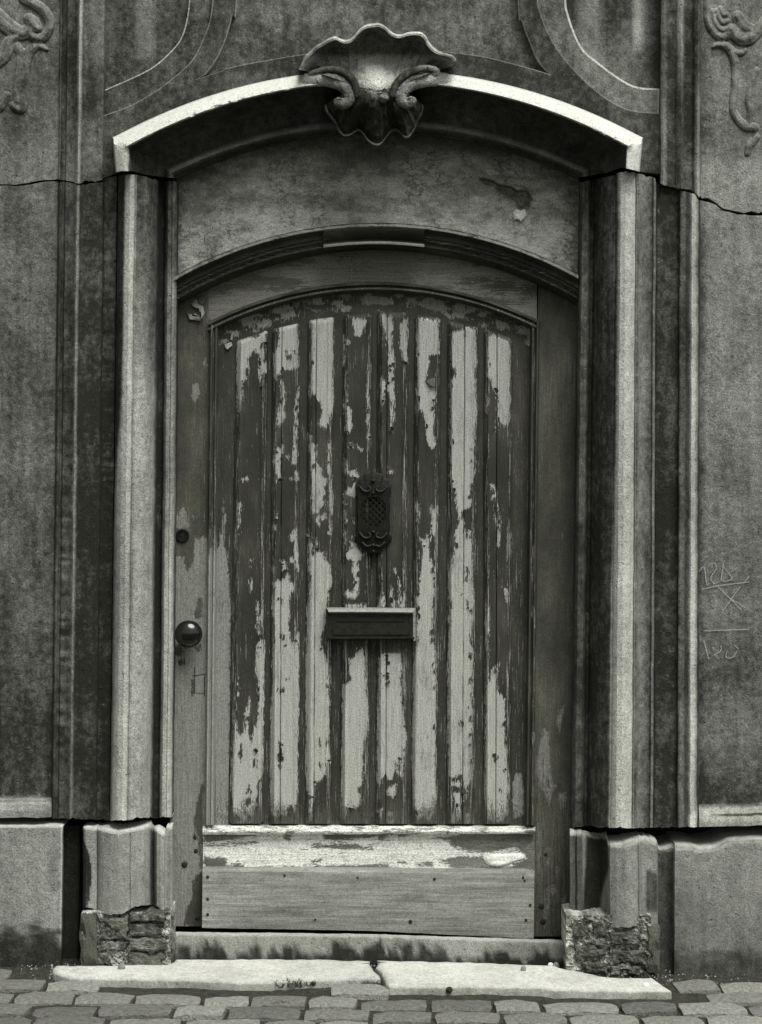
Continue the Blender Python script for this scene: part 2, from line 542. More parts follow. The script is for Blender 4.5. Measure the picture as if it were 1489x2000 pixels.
# setts: 5 alike shapes, laid in courses parallel to the facade
def sett_mesh(k):
    r = random.Random(k)
    L, Wd, Hh = .166, .112, .06
    bm = bmesh.new()
    n, m = 5, 4
    vs = []
    for j in range(m):
        for i in range(n):
            u, v = i / (n - 1) * 2 - 1, j / (m - 1) * 2 - 1
            ex = abs(u) > .99 or abs(v) > .99
            cz = 0 if not ex else -.004
            if abs(u) > .99 and abs(v) > .99: cz = -.008
            vs.append(bm.verts.new((u * L / 2 * (1 - .04 * (abs(v) > .99)) + r.uniform(-.003, .003), v * Wd / 2 * (1 - .05 * (abs(u) > .99)) + r.uniform(-.003, .003), cz + r.uniform(-.003, .002))))
    for j in range(m - 1):
        for i in range(n - 1):
            bm.faces.new([vs[j * n + i], vs[j * n + i + 1], vs[(j + 1) * n + i + 1], vs[(j + 1) * n + i]])
    be = [e for e in bm.edges if len(e.link_faces) == 1]
    rr = bmesh.ops.extrude_edge_only(bm, edges=be)
    for g in rr['geom']:
        if isinstance(g, bmesh.types.BMVert): g.co.z = -Hh
    bmesh.ops.recalc_face_normals(bm, faces=bm.faces[:])
    me = bpy.data.meshes.new('sett'); bm.to_mesh(me); bm.free()
    me.polygons.foreach_set('use_smooth', [True] * len(me.polygons))
    me.set_sharp_from_angle(angle=math.radians(50))
    me.materials.append(M_SETT)
    return me

sett_shapes = [sett_mesh(k) for k in range(6)]

SLAB_L = [(103, 1896), (112, 1890), (200, 1890), (330, 1887), (345, 1878), (500, 1877), (620, 1878), (700, 1880), (722, 1882), (727, 1893), (738, 1904), (744, 1915),
          (700, 1917), (600, 1920), (500, 1925), (470, 1925), (420, 1922), (340, 1919), (230, 1917), (140, 1915), (108, 1907)]
SLAB_R = [(738, 1880), (900, 1883), (1080, 1890), (1105, 1897), (1170, 1910), (1200, 1914), (1275, 1917), (1300, 1933), (1310, 1941), (1200, 1941),
          (1085, 1938), (1060, 1934), (900, 1932), (760, 1932), (750, 1919), (744, 1905), (735, 1894)]

def inside(p, poly):
    x, y = p; c = False
    for (x0, y0), (x1, y1) in zip(poly, poly[1:] + poly[:1]):
        if (y0 > y) != (y1 > y) and x < (x1 - x0) * (y - y0) / (y1 - y0) + x0: c = not c
    return c
slab_polys = [[G(a, b)[:2] for a, b in SLAB_L], [G(a, b)[:2] for a, b in SLAB_R]]
pavement = empty('pavement', (0, -.5, 0), 'street pavement of worn rectangular setts laid in courses', None, None, 'structure')
y_row = -.165
row = 0
while y_row > -.95:
    x = -1.75 + (row % 2) * .09 + random.uniform(-.02, .02)
    while x < 1.75:
        wdt = random.choice((.78, .9, 1.0, 1.06, 1.2)) * random.uniform(.95, 1.05)
        cx, cy = x + .089 * wdt, y_row - .0 + random.uniform(-.004, .004)
        slope_shift = -.035 * (cx + 1) * .5            # courses run a little off the facade line
        cy += slope_shift
        hidden = any(inside((cx + dx, cy + dy), pl) for pl in slab_polys for dx in (-.055, 0, .055) for dy in (-.03, 0, .03))
        if not hidden:
            o = bpy.data.objects.new('sett', random.choice(sett_shapes))
            col.objects.link(o)
            o.parent = pavement
            o.location = Vector((cx, cy, ground_z(cx) + random.uniform(-.007, .002))) - pavement.location
            o.scale = (wdt, random.uniform(.95, 1.04), 1)
            o.rotation_euler = (random.uniform(-.02, .02), random.uniform(-.02, .02) + .0125, random.uniform(-.055, .055) + (math.pi if random.random() < .5 else 0))
        x += .178 * wdt
    y_row -= .124
    row += 1

def slab(name, poly, label, seed):
    """worn kerb slab: pillowy top, rounded broken outline"""
    pts = []
    P = poly + [poly[0]]
    for (a, b), (c, d) in zip(P[:-1], P[1:]):
        n = max(1, int(math.hypot(c - a, (d - b) * 3) / 14))
        for i in range(n):
            pts.append((a + (c - a) * i / n, b + (d - b) * i / n))
    rg = random.Random(seed)
    ring0 = [Vector(G(a + rg.uniform(-2, 2), b + rg.uniform(-.9, .9), 0)) for a, b in pts]
    ctr = sum(ring0, Vector()) / len(ring0)
    tip_x = G(1225, 1925)[0]
    bm = bmesh.new()
    def ring(inset, dz):
        out = []
        for i, p in enumerate(ring0):
            t = (ring0[(i + 1) % len(ring0)] - ring0[i - 1]); t.z = 0
            nrm = Vector((t.y, -t.x, 0)); nrm.normalize()
            if nrm.dot(ctr - p) < 0: nrm = -nrm
            nrm = Vector((0, math.copysign(1, ctr.y - p.y), 0)) if abs(nrm.y) > .5 else nrm
            kk = .2 if p.x > tip_x else 1.0
            out.append(bm.verts.new(p + nrm * inset * kk + Vector((0, 0, dz))))
        return out
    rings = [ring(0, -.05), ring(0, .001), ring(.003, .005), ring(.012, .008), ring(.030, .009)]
    for a, b in zip(rings[:-1], rings[1:]):
        for i in range(len(a)):
            j = (i + 1) % len(a)
            bm.faces.new([a[i], a[j], b[j], b[i]])
    f = bm.faces.new(rings[-1])
    bmesh.ops.triangulate(bm, faces=[f])
    bmesh.ops.recalc_face_normals(bm, faces=bm.faces[:])
    me = bpy.data.meshes.new(name); bm.to_mesh(me); bm.free()
    at = me.attributes.new('pale', 'FLOAT', 'POINT')
    nr_ = len(ring0)
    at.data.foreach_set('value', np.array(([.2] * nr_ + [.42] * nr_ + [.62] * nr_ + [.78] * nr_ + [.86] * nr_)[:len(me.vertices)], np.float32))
    me.polygons.foreach_set('use_smooth', [True] * len(me.polygons))
    me.set_sharp_from_angle(angle=math.radians(50))
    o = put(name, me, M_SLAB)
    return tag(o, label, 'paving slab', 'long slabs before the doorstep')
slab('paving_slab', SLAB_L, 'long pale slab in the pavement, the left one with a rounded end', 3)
slab('paving_slab', SLAB_R, 'long pale slab in the pavement, the right one tapering past the jamb foot', 4)

# ================================================================== FACADE
facade = empty('stone_facade', (0, .3, 0), 'soot-blackened carved stone house front that frames the doorway on both sides', 'building')
core = put('backing_slab', box_mesh('backing_slab', -2.6, 2.6, .26, .6, -.1, 3.9, 0), M_CORE, facade)  # unseen backing slab, added to block light behind the stones

# joints (photograph pixels)
CRACK_UL = curve([(-400, 362), (39, 361), (65, 356), (86, 353), (119, 353), (145, 360), (194, 354), (196, 347), (231, 338), (258, 338), (288, 346), (350, 353)])
CRACK_UR = curve([(1120, 352), (1150, 348), (1190, 340), (1215, 331), (1248, 337), (1276, 345), (1283, 360), (1323, 370), (1354, 375), (1364, 388), (1394, 395), (1404, 408), (1439, 416), (1462, 418), (1900, 425)])
BOT_L = curve([(-400, 1598), (110, 1598), (222, 1602), (240, 1604), (262, 1601), (275, 1597), (345, 1597)])
BOT_R = curve([(1100, 1614), (1190, 1616), (1240, 1618), (1320, 1616), (1470, 1613), (1900, 1613)])
PT_L = curve([(-400, 1612), (126, 1612), (165, 1613), (200, 1617), (230, 1622), (258, 1618), (290, 1611), (305, 1618), (322, 1626), (326, 1613), (340, 1611)])
PT_R = curve([(1100, 1621), (1150, 1624), (1186, 1628), (1189, 1643), (1215, 1644), (1240, 1638), (1262, 1633), (1283, 1640), (1290, 1655), (1320, 1647), (1352, 1647), (1362, 1652), (1400, 1650), (1415, 1640), (1427, 1634), (1462, 1633), (1900, 1630)])
ofs = lambda f, d: (lambda x: f(x) + d)

# ---- left pier
def pale_left(x, y):
    p = np.where(x < 108, .22, .0)
    p = np.where(x < 108, p - .16 * ss(1100, 1480, y) + .08 * ss(900, 300, y), p)
    p = p + band(x, 111, 146, 3) * (.16 + .10 * band(y, 1000, 1420, 80)) + band(x, 118, 142, 3) * .34 * (vn(y / 7, x / 40, 5) - .5) * band(y, 900, 1480, 80)
    p = p + band(x, 198, 220, 3) * .16 * (vn(y / 5, x / 40, 6) - .5) * band(y, 420, 1000, 60)
    p = p + band(x, 143, 150, 2) * (.36 - .12 * ss(700, 1300, y))  # arris highlight painted in as a pale line
    p = p + band(x, 152, 195, 3) * (.11 - .09 * ss(500, 1000, y))
    p = p + band(x, 197, 221, 3) * (.11 - .09 * ss(450, 950, y))
    return p
def pale_left_up(x, y):
    p = np.where(x < 112, .25 + .12 * ss(180, 330, y), .0)
    p = p + band(x, 116, 146, 3) * (.12 + .20 * ss(200, 330, y))
    p = p + band(x, 143, 151, 2) * (.42 + .25 * ss(300, 20, y))  # pale line paints the arris highlight on the upper stone
    p = p + band(x, 152, 200, 4) * (.20 + .08 * np.sin(y / 40))
    return p
prof_panel_l = [(-420, .02), (106, .02)]
prof_pil_l = [(106, .021), (109, .004), (113, .002), (116, .012), (119, .012), (122, -.004), (132, -.012), (140, -.024), (144, -.032), (148, -.032), (151, -.022), (155, -.018), (188, -.018), (194, -.015), (197, .004), (221, .004), (223, .03)]
profile_piece('wall_panel', facade, prof_panel_l, -520, ofs(CRACK_UL, -1.5), M_STONE, pale_left_up, seed=2, rag=3)
profile_piece('pilaster_stone', facade, [(106, .021), (109, .006), (112, .004), (116, .010), (120, .012), (122, -.004), (132, -.010), (140, -.022), (145, -.034), (149, -.034), (153, -.022), (158, -.018), (186, -.016), (192, -.012), (196, .03)],
              -520, ofs(CRACK_UL, -1.5), M_STONE, pale_left_up, seed=3, rag=2.5)
profile_piece('pilaster_stone', facade, prof_pil_l, ofs(CRACK_UL, 1.5), BOT_L, M_STONE, pale_left, seed=4, rag=2, rowstep=4)
# lower left panel with its sill moulding
def mould_l(x, y):
    f = 1 - ss(100, 112, x)
    return f * (-.024 * ss(1556, 1560, y) - .012 * ss(1562, 1572, y) + .006 * band(y, 1566, 1569, 1.5) - .010 * ss(1574, 1584, y))
pl = profile_piece('wall_panel', facade, [(-420, .02), (107, .02)], ofs(CRACK_UL, 1.5), ofs(BOT_L, -1), M_STONE,
              lambda x, y: pale_left(x, y) + .42 * ss(1555, 1562, y), seed=5, rowstep=5, warp=mould_l, rag=1.5)

# ---- right pier
def pale_right(x, y):
    p = band(x, 1281, 1325, 2) * (.10 - .05 * ss(700, 950, y) + .04 * ss(1200, 1500, y) - .05 * band(y, 905, 1050, 20))
    p = p + band(x, 1327, 1346, 3) * (.26 - .06 * np.sin(y / 90) + .05 * ss(1000, 1500, y))
    p = p + band(x, 1347, 1362, 3) * (.68 + .06 * ss(900, 1400, y))  # lit edge of the panel moulding painted pale
    p = p + .4 * ss(1342, 1350, x) * (1 - ss(1364, 1368, x)) * ss(1574, 1582, y - (1366 - x) * .8)
    p = p + ss(1364, 1372, x) * (.43 - .10 * ss(650, 1050, y) - .07 * ss(1180, 1300, y) - .14 * ss(1420, 1560, y))
    return p
def mould_r(x, y):
    f = ss(1340, 1362, x)
    return f * (-.020 * ss(1570, 1577, y) - .020 * ss(1580, 1590, y) + .010 * band(y, 1590, 1594, 1.5) - .006 * ss(1596, 1606, y))
prof_pil_r = [(1279, .04), (1280, .014), (1324, .014), (1326, -.006), (1338, -.012), (1345, -.026), (1350, -.033), (1355, -.029), (1358, -.020), (1361, -.022), (1364, -.012), (1367, .016), (1369, .021)]
profile_piece('pilaster_stone', facade, prof_pil_r, ofs(CRACK_UR, 2.5), BOT_R, M_STONE, pale_right, seed=6, rag=2,
              warp=lambda x, y: .03 * ss(1580, 1600, y) * 0)
profile_piece('wall_panel', facade, [(1368, .02), (1900, .02)], ofs(CRACK_UR, 2.5), BOT_R, M_STONE,
              lambda x, y: pale_right(x, y) + .45 * ss(1571, 1578, y), seed=7, rowstep=5, warp=mould_r, rag=1.5)
def pale_right_up(x, y):
    p = band(x, 1287, 1299, 3) * (.22 + .16 * ss(170, 230, y))
    p = p + band(x, 1299, 1320, 3) * .12
    p = p + band(x, 1318, 1332, 4) * (.14 + .42 * ss(200, 60, y))
    p = p + band(x, 1332, 1358, 3) * (.10 + .16 * ss(290, 330, y))
    p = p + band(x, 1357, 1365, 2) * (.18 + .32 * ss(150, 200, y) + .2 * ss(310, 330, y))  # upper arris highlight, painted as a pale line
    p = p + ss(1364, 1370, x) * (.34 + .16 * band(y, 310, 420, 20))
    return p
prof_pil_ru = [(1284, .03), (1287, -.012), (1292, -.016), (1298, -.006), (1316, -.006), (1322, -.02), (1328, -.026), (1332, -.018), (1334, -.006), (1350, -.008), (1357, -.022), (1361, -.026), (1364, -.016), (1367, .016), (1369, .021)]
profile_piece('pilaster_stone', facade, prof_pil_ru, -520, ofs(CRACK_UR, -2.5), M_STONE, pale_right_up, seed=8, rag=2.5)
profile_piece('wall_panel', facade, [(1368, .02), (1900, .02)], -520, ofs(CRACK_UR, -2.5), M_STONE, pale_right_up, seed=9, rag=3)

# ---- upper field between the piers: spandrel, curved bands, sunk panels
OUT_L = [(192, 231), (217, 222), (252, 209), (302, 181), (342, 151), (378, 116), (403, 65), (413, 30), (418, -20), (420, -200), (420, -500)]
IN_L = [(196, 179), (217, 169), (252, 154), (297, 131), (327, 106), (352, 76), (365, 35), (370, -20), (372, -200), (372, -500)]
OUT_R = [(1289, 222), (1243, 219), (1207, 207), (1167, 181), (1122, 139), (1081, 86), (1054, 25), (1048, -20), (1046, -200), (1046, -500)]
IN_R = [(1289, 172), (1248, 169), (1218, 156), (1172, 123), (1137, 91), (1112, 30), (1106, -20), (1104, -200), (1104, -500)]
CEN_L = [(462, -500), (462, -20), (453, 30), (440, 76), (423, 113), (403, 141), (385, 155)]
CEN_B = [(438, 136), (504, 122), (589, 108), (660, 99), (738, 95), (815, 97), (875, 103), (940, 111), (1011, 128)]
CEN_R = [(1076, 147), (1051, 116), (1036, 81), (1021, 40), (1012, -20), (1008, -500)]
def sm(pts, n=5):
    return [tuple(p) for p in smooth_path(pts, n)]
arc = [(738 + 1006 * math.sin(a), 1151 - 1006 * math.cos(a)) for a in np.linspace(math.asin(505 / 1006), -math.asin(505 / 1006), 40)]
sp_pts = [(196, 350), (194, 290)] + sm(OUT_L) + sm(CEN_L) + sm(CEN_B)[1:] + sm(CEN_R) + sm(OUT_R)[::-1] + [(1289, 300), (1289, 338), (1243, 333)] + arc + [(234, 335)]
poly_piece('spandrel', facade, sp_pts, .0, .12, M_STONE, .125, .007)
def expand(c, dx): return [(x + dx, y + abs(dx) * .6) for x, y in c]
poly_piece('curved_band', facade, sm(IN_L) + [(432, -500)] + sm(expand(OUT_L, 9))[::-1][1:] + [(196, 240)], .018, .1, M_STONE, .13, .007)
poly_piece('curved_band', facade, (sm(IN_R) + [(1034, -500)] + sm(expand(OUT_R, -9))[::-1][1:] + [(1288, 232)])[::-1], .018, .1, M_STONE, .34, .007)
profile_piece('sunk_panel', facade, [(188, .042), (440, .042)], -520, 250, M_STONE,
              lambda x, y: .14 + .22 * band(x, 266, 302, 8) * ss(150, 90, y) + .05 * ss(300, 200, x), seed=11, use_lean=False, step=6)
profile_piece('sunk_panel', facade, [(1030, .042), (1292, .042)], -520, 245, M_STONE,
              lambda x, y: .13 + .30 * band(x, 1128, 1176, 10) * ss(175, 120, y) + .42 * band(x, 1236, 1256, 6) * ss(115, 60, y) + .1 * band(x, 1180, 1280, 20) * ss(20, 90, y), seed=12, use_lean=False, step=6)
profile_piece('sunk_panel', facade, [(380, .028), (1090, .028)], -520, 165, M_STONE,
              lambda x, y: .19 + .06 * fbm(x / 60, y / 60, 3), seed=13, use_lean=False, step=10)

# paler arrises of the tracery
for line in (OUT_L[:9], OUT_R[:8], CEN_B[:4], CEN_B[5:] + [CEN_R[0]]):
    tube('pale_arris', facade, [(px, py, .0015, 1.5, .36) for px, py in line], M_STONE, ring=8, n=8)

# ---- carved rocaille relief on the upper side panels
def relief(x0, x1, y0, y1, lines, org, sc_, seed, pale0):
    """low carving that grows out of the panel: rounded stems with a cut line along them"""
    xs = np.arange(x0, x1, 1.9); ys = np.arange(y0, y1, 1.9)
    X, Yp = np.meshgrid(xs, ys)
    h = np.zeros(X.shape); up = np.zeros(X.shape)
    for pts, hmax, groove in lines:
        P = smooth_path([(org[0] + a / sc_, org[1] + b / sc_, r * 1.35) for a, b, r in pts], 9)
        best = np.full(X.shape, 9.0)
        for p in P:
            best = np.minimum(best, np.hypot(X - p[0], Yp - p[1]) / p[2])
        hh = hmax * np.sqrt(np.clip(1 - best ** 2, 0, 1))
        hh = hh - groove * .55 * np.exp(-((best - .45) / .2) ** 2)
        h = np.where(best < 1, np.maximum(h, hh), h)
        up = np.maximum(up, (best < 1) * 1.0)
    h = h * (.8 + .4 * fbm(X / 22, Yp / 22, seed)) + .0015 * (fbm(X / 4, Yp / 4, seed + 1) - .5)
    h = h * .62
    pa = pale0 - .06 + .08 * up + .16 * np.clip(np.gradient(h, axis=0) * 260, -.4, 1) * up  # upper slopes painted paler, lower ones darker, as if lit from above
    return grid('carved_relief', X, Yp, .0262 - h, M_STONE, facade, {'pale': pa}, None, smooth=70)
relief(-90, 116, -90, 250, [
    ([(60, -90, 9), (190, -10, 9), (243, 60, 8.5), (246, 130, 8), (205, 198, 8.5), (140, 200, 8), (108, 165, 7), (128, 128, 6), (160, 140, 5)], .030, .004),
    ([(-260, -80, 13), (-120, 60, 14), (-20, 140, 13), (60, 170, 11), (110, 120, 10), (150, 80, 7)], .028, .006),
    ([(100, 60, 9), (130, 100, 12), (160, 130, 8)], .034, .005),
    ([(232, 288, 3), (195, 266, 6), (150, 262, 8), (105, 300, 9), (78, 380, 9), (66, 480, 8), (62, 580, 8), (66, 650, 8), (52, 712, 8), (20, 725, 7), (-20, 690, 6)], .026, .004),
    ([(0, 250, 8), (40, 320, 8), (30, 430, 7), (20, 560, 8), (10, 660, 7)], .022, .003),
    ([(-330, 300, 12), (-200, 380, 14), (-90, 330, 13), (-40, 230, 10), (10, 190, 8)], .028, .005),
    ([(-350, 640, 9), (-240, 720, 11), (-120, 700, 10), (-60, 620, 7)], .024, .004)], (30, 20), 3.7225, 141, .26)
relief(1371, 1620, -90, 350, [
    ([(716, -200, 6), (720, -40, 6.5), (724, 60, 7), (748, 150, 7), (800, 222, 7.5), (868, 250, 7.5), (925, 225, 7), (958, 180, 6)], .026, .003),
    ([(770, 10, 5), (785, 90, 5.5), (825, 160, 5.5), (875, 185, 5.5), (920, 160, 5)], .022, .003),
    ([(810, 0, 5), (825, 60, 5), (865, 115, 5), (910, 100, 5)], .020, .003),
    ([(840, -20, 5), (870, 40, 5), (900, 40, 5)], .018, .003),
    ([(950, 175, 9), (1000, 240, 11), (1065, 275, 11), (1140, 240, 11), (1250, 120, 10), (1400, -60, 8)], .030, .005),
    ([(1000, 60, 10), (1060, 150, 12), (1120, 180, 10)], .024, .006),
    ([(775, 345, 3), (815, 322, 5.5), (880, 326, 7), (935, 368, 7.5), (972, 450, 7.5), (984, 560, 7), (978, 690, 6.5), (964, 810, 6.5), (962, 920, 6.5), (1000, 1005, 7), (1070, 1075, 8), (1160, 1090, 8)], .026, .003),
    ([(905, 345, 5), (975, 388, 6), (1045, 398, 5.5), (1078, 372, 4)], .024, .003),
    ([(1180, 560, 6), (1130, 700, 7), (1110, 820, 7), (1125, 940, 6), (1110, 1040, 6)], .020, .003),
    ([(1190, 1180, 6), (1120, 1260, 7), (1100, 1330, 6)], .020, .003)], (1230, 20), 4.76, 151, .30)

# ---- plinth blocks of the facade
def warp_top(top, amp=.03, fall=10):
    """worn, rounded-back upper arris"""
    return lambda x, y: amp * (1 - ss(0, fall, y - top(x))) ** 1.5
def pale_pl(x, y):
    p = np.where(x < 131, .52, .0)  # slot past the block left black: recess shade in the colour
    n = fbm(x / 14, y / 14, 21)
    dirt = ss(-16, 22, y - 1815 + 60 * (n - .5) - 12 * ss(100, 128, x))
    p = np.where(x < 131, p * (1 - .92 * dirt) - .16 * band(x, 104, 128, 5) * band(y, 1660, 1740, 10) * n * 1.6, p)
    p = p + .30 * band(x, 127, 132, 1.5) * (1 - dirt)
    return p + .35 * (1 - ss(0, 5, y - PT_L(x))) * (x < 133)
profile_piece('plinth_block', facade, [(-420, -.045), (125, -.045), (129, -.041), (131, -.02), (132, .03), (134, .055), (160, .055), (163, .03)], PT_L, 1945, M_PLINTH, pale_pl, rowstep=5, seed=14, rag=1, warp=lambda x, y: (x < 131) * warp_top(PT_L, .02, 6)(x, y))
def pale_pr(x, y):
    n = fbm(x / 14, y / 14, 31)
    dirt = ss(-20, 30, y - 1858 + 60 * (n - .5))
    p = np.where(x > 1318, .50 + .06 * (n - .5) - .10 * ss(1650, 1800, y) - .25 * dirt, .15)
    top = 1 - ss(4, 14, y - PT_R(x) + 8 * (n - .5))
    return np.maximum(p, .75 * top * (x > 1287))  # worn top also painted pale, as if lit
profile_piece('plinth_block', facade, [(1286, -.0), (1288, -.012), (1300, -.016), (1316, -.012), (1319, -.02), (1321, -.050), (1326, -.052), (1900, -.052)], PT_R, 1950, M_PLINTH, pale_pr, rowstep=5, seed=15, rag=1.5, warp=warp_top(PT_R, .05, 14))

# ---- scratched numbers and lines on the right panel
def strokes(name, lines, parent, mat, Y=.0152, w=.95, org=(1230, 1000), sc_=4.76):
    V = []; F = []
    for ln in lines:
        P = smooth_path([(a, b) for a, b in ln], 4) if len(ln) > 3 else np.array(ln, float)
        P = np.stack([org[0] + P[:, 0] / sc_, org[1] + P[:, 1] / sc_], -1)
        t = np.gradient(P, axis=0); t /= np.linalg.norm(t, axis=1)[:, None] + 1e-9
        nn = np.stack([-t[:, 1], t[:, 0]], -1)
        b = len(V)
        for i in range(len(P)):
            ww = w * (.45 + .55 * math.sin(math.pi * (i + .6) / (len(P) + .2)))
            l = P[i] + nn[i] * ww; r = P[i] - nn[i] * ww
            V += [W(l[0], l[1], Y), W(P[i][0], P[i][1], Y - .0001), W(r[0], r[1], Y)]
        for i in range(len(P) - 1):
            k = b + i * 3
            F += [(k, k + 1, k + 4, k + 3), (k + 1, k + 2, k + 5, k + 4)]
    return put(name, mesh_from(name, V, F, None, 60), mat, parent, 'pale scratched figures and crossed lines')
strokes('scratched_marks', [[(620, 610), (690, 505), (715, 670), (740, 660)], [(765, 520), (770, 480), (795, 480), (805, 530), (755, 610), (790, 665), (850, 635)],
    [(850, 630), (875, 460)], [(870, 505), (950, 610), (900, 642), (850, 630)], [(960, 550), (995, 520)], [(670, 720), (820, 685), (1110, 650)], [(820, 690), (1040, 910)],
    [(1030, 690), (870, 920)], [(930, 800), (1080, 890)], [(1060, 660), (1110, 600)], [(695, 1105), (1110, 1090)], [(690, 1190), (735, 1365)], [(775, 1250), (785, 1280)],
    [(850, 1290), (785, 1330), (830, 1360)], [(850, 1240), (850, 1290)], [(910, 1290), (895, 1340), (930, 1360), (970, 1340), (1000, 1290)], [(980, 1240), (1010, 1270)]], facade, M_SCRATCH)

# ================================================================== STONE DOORWAY
portal = empty('stone_doorway', (0, .1, 0), 'moulded stone door surround with arched hood and a carved shell at its crown', 'doorway')
# jambs
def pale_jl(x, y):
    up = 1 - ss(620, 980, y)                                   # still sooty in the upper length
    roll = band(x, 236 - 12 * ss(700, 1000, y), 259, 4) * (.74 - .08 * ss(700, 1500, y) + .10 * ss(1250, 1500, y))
    side = band(x, 222, 236, 3) * (.06 + .42 * ss(900, 1150, y))  # side turned from the light painted dark, with soot
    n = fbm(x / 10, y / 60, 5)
    face = band(x, 259, 302, 4) * (.62 - .46 * (1 - ss(430, 900, y + 160 * (n - .5) + 3.5 * (x - 280) * -1)))  # splay facing the light painted paler than the opposite one
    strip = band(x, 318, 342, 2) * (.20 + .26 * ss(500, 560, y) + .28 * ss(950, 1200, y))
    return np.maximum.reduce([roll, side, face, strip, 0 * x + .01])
prof_jl = [(222, .06), (223, .0), (225, -.030), (229, -.052), (236, -.070), (246, -.078), (254, -.074), (256, -.066), (258, -.070), (268, -.066), (280, -.054), (290, -.034), (298, -.006), (303, .03), (307, .062), (315, .070), (317, .062), (319, .048), (323, .036), (328, .034), (330, .037), (332, .033), (336, .036), (340, .048), (343, .10)]
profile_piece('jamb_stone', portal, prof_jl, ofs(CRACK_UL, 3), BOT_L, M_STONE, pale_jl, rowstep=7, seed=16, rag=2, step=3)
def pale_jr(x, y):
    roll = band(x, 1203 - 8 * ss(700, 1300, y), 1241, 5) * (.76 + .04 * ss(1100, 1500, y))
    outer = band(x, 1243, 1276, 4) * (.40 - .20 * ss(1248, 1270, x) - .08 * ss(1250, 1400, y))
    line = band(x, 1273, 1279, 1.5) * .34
    inner = band(x, 1147, 1200, 3) * (.10 - .02 * ss(800, 1200, y))  # splay turned from the light painted dark
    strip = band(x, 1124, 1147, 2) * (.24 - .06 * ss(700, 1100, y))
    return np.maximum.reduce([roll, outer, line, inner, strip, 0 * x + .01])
prof_jr = [(1124, .10), (1127, .048), (1131, .036), (1136, .034), (1138, .037), (1142, .035), (1146, .050), (1148, .066), (1153, .066), (1157, .045), (1163, .015), (1174, -.026), (1187, -.052), (1195, -.062), (1198, -.058), (1201, -.068), (1208, -.080), (1218, -.084), (1229, -.076), (1236, -.060), (1239, -.050), (1240, -.058), (1245, -.058), (1247, -.044), (1255, -.024), (1264, -.013), (1271, -.010), (1274, -.017), (1278, -.017), (1279, .0), (1280, .06)]
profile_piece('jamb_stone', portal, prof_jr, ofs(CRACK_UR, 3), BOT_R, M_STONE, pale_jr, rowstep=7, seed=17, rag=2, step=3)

# jamb plinths
def pale_jpl(x, y):
    n = fbm(x / 12, y / 16, 41)
    edge = np.interp(y, [1612, 1640, 1665, 1690, 1720, 1760, 1775], [163, 163, 172, 178, 178, 174, 166])
    p = .56 * ss(-1.5, 1.5, x - edge - 6 * (n - .5)) + .0
    p = p - .25 * band(x, 190, 192.5, 1) - .45 * band(x, 295, 303, 3)
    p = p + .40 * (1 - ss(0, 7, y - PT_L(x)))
    return p
prof_jpl = [(162, .0), (164, -.040), (168, -.048), (189, -.050), (191, -.044), (193, -.052), (200, -.068), (215, -.086), (232, -.094), (248, -.090), (254, -.082), (256, -.086), (268, -.084), (282, -.072), (290, -.05), (296, -.005), (300, .0), (304, -.02), (307, -.036), (314, -.040), (321, -.036), (323, -.022), (326, -.018), (333, -.02), (337, -.01), (339, .1)]
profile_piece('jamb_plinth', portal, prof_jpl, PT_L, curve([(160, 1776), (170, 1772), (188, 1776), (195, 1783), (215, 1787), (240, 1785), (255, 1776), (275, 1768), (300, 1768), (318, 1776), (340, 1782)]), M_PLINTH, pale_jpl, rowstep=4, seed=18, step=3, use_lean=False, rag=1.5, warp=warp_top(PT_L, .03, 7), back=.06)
def pale_jpr(x, y):
    n = fbm(x / 12, y / 16, 51)
    hollow = band(x, 1138 + 8 * ss(1800, 1640, y), 1189 - 16 * ss(1690, 1760, y), 4)
    p = .50 - .50 * hollow - .26 * (x < 1138)
    st = band(x, 1262, 1284, 2) * ss(1684, 1700, y + 30 * (n - .5) - abs(x - 1270) * 1.4) * (1 - ss(1775, 1790, y))
    p = p - .36 * st
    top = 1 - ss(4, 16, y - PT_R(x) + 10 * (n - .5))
    return np.maximum(p, .72 * top)  # rounded worn top painted paler, as lit from above
prof_jpr = [(1112, .1), (1114, -.005), (1122, -.010), (1125, .0), (1128, -.014), (1135, -.02), (1142, .0), (1155, .022), (1172, .022), (1183, -.005), (1188, -.05), (1192, -.076), (1205, -.090), (1222, -.096), (1236, -.092), (1244, -.084), (1246, -.078), (1249, -.082), (1252, -.072), (1254, -.052), (1270, -.05), (1283, -.05), (1285, -.03), (1286, .05)]
profile_piece('jamb_plinth', portal, prof_jpr, PT_R, curve([(1110, 1788), (1140, 1790), (1180, 1792), (1188, 1805), (1195, 1812), (1230, 1812), (1250, 1806), (1286, 1808)]), M_PLINTH, pale_jpr, rowstep=4, seed=19, step=3, use_lean=False, rag=1.5, warp=warp_top(PT_R, .04, 12), back=.06)

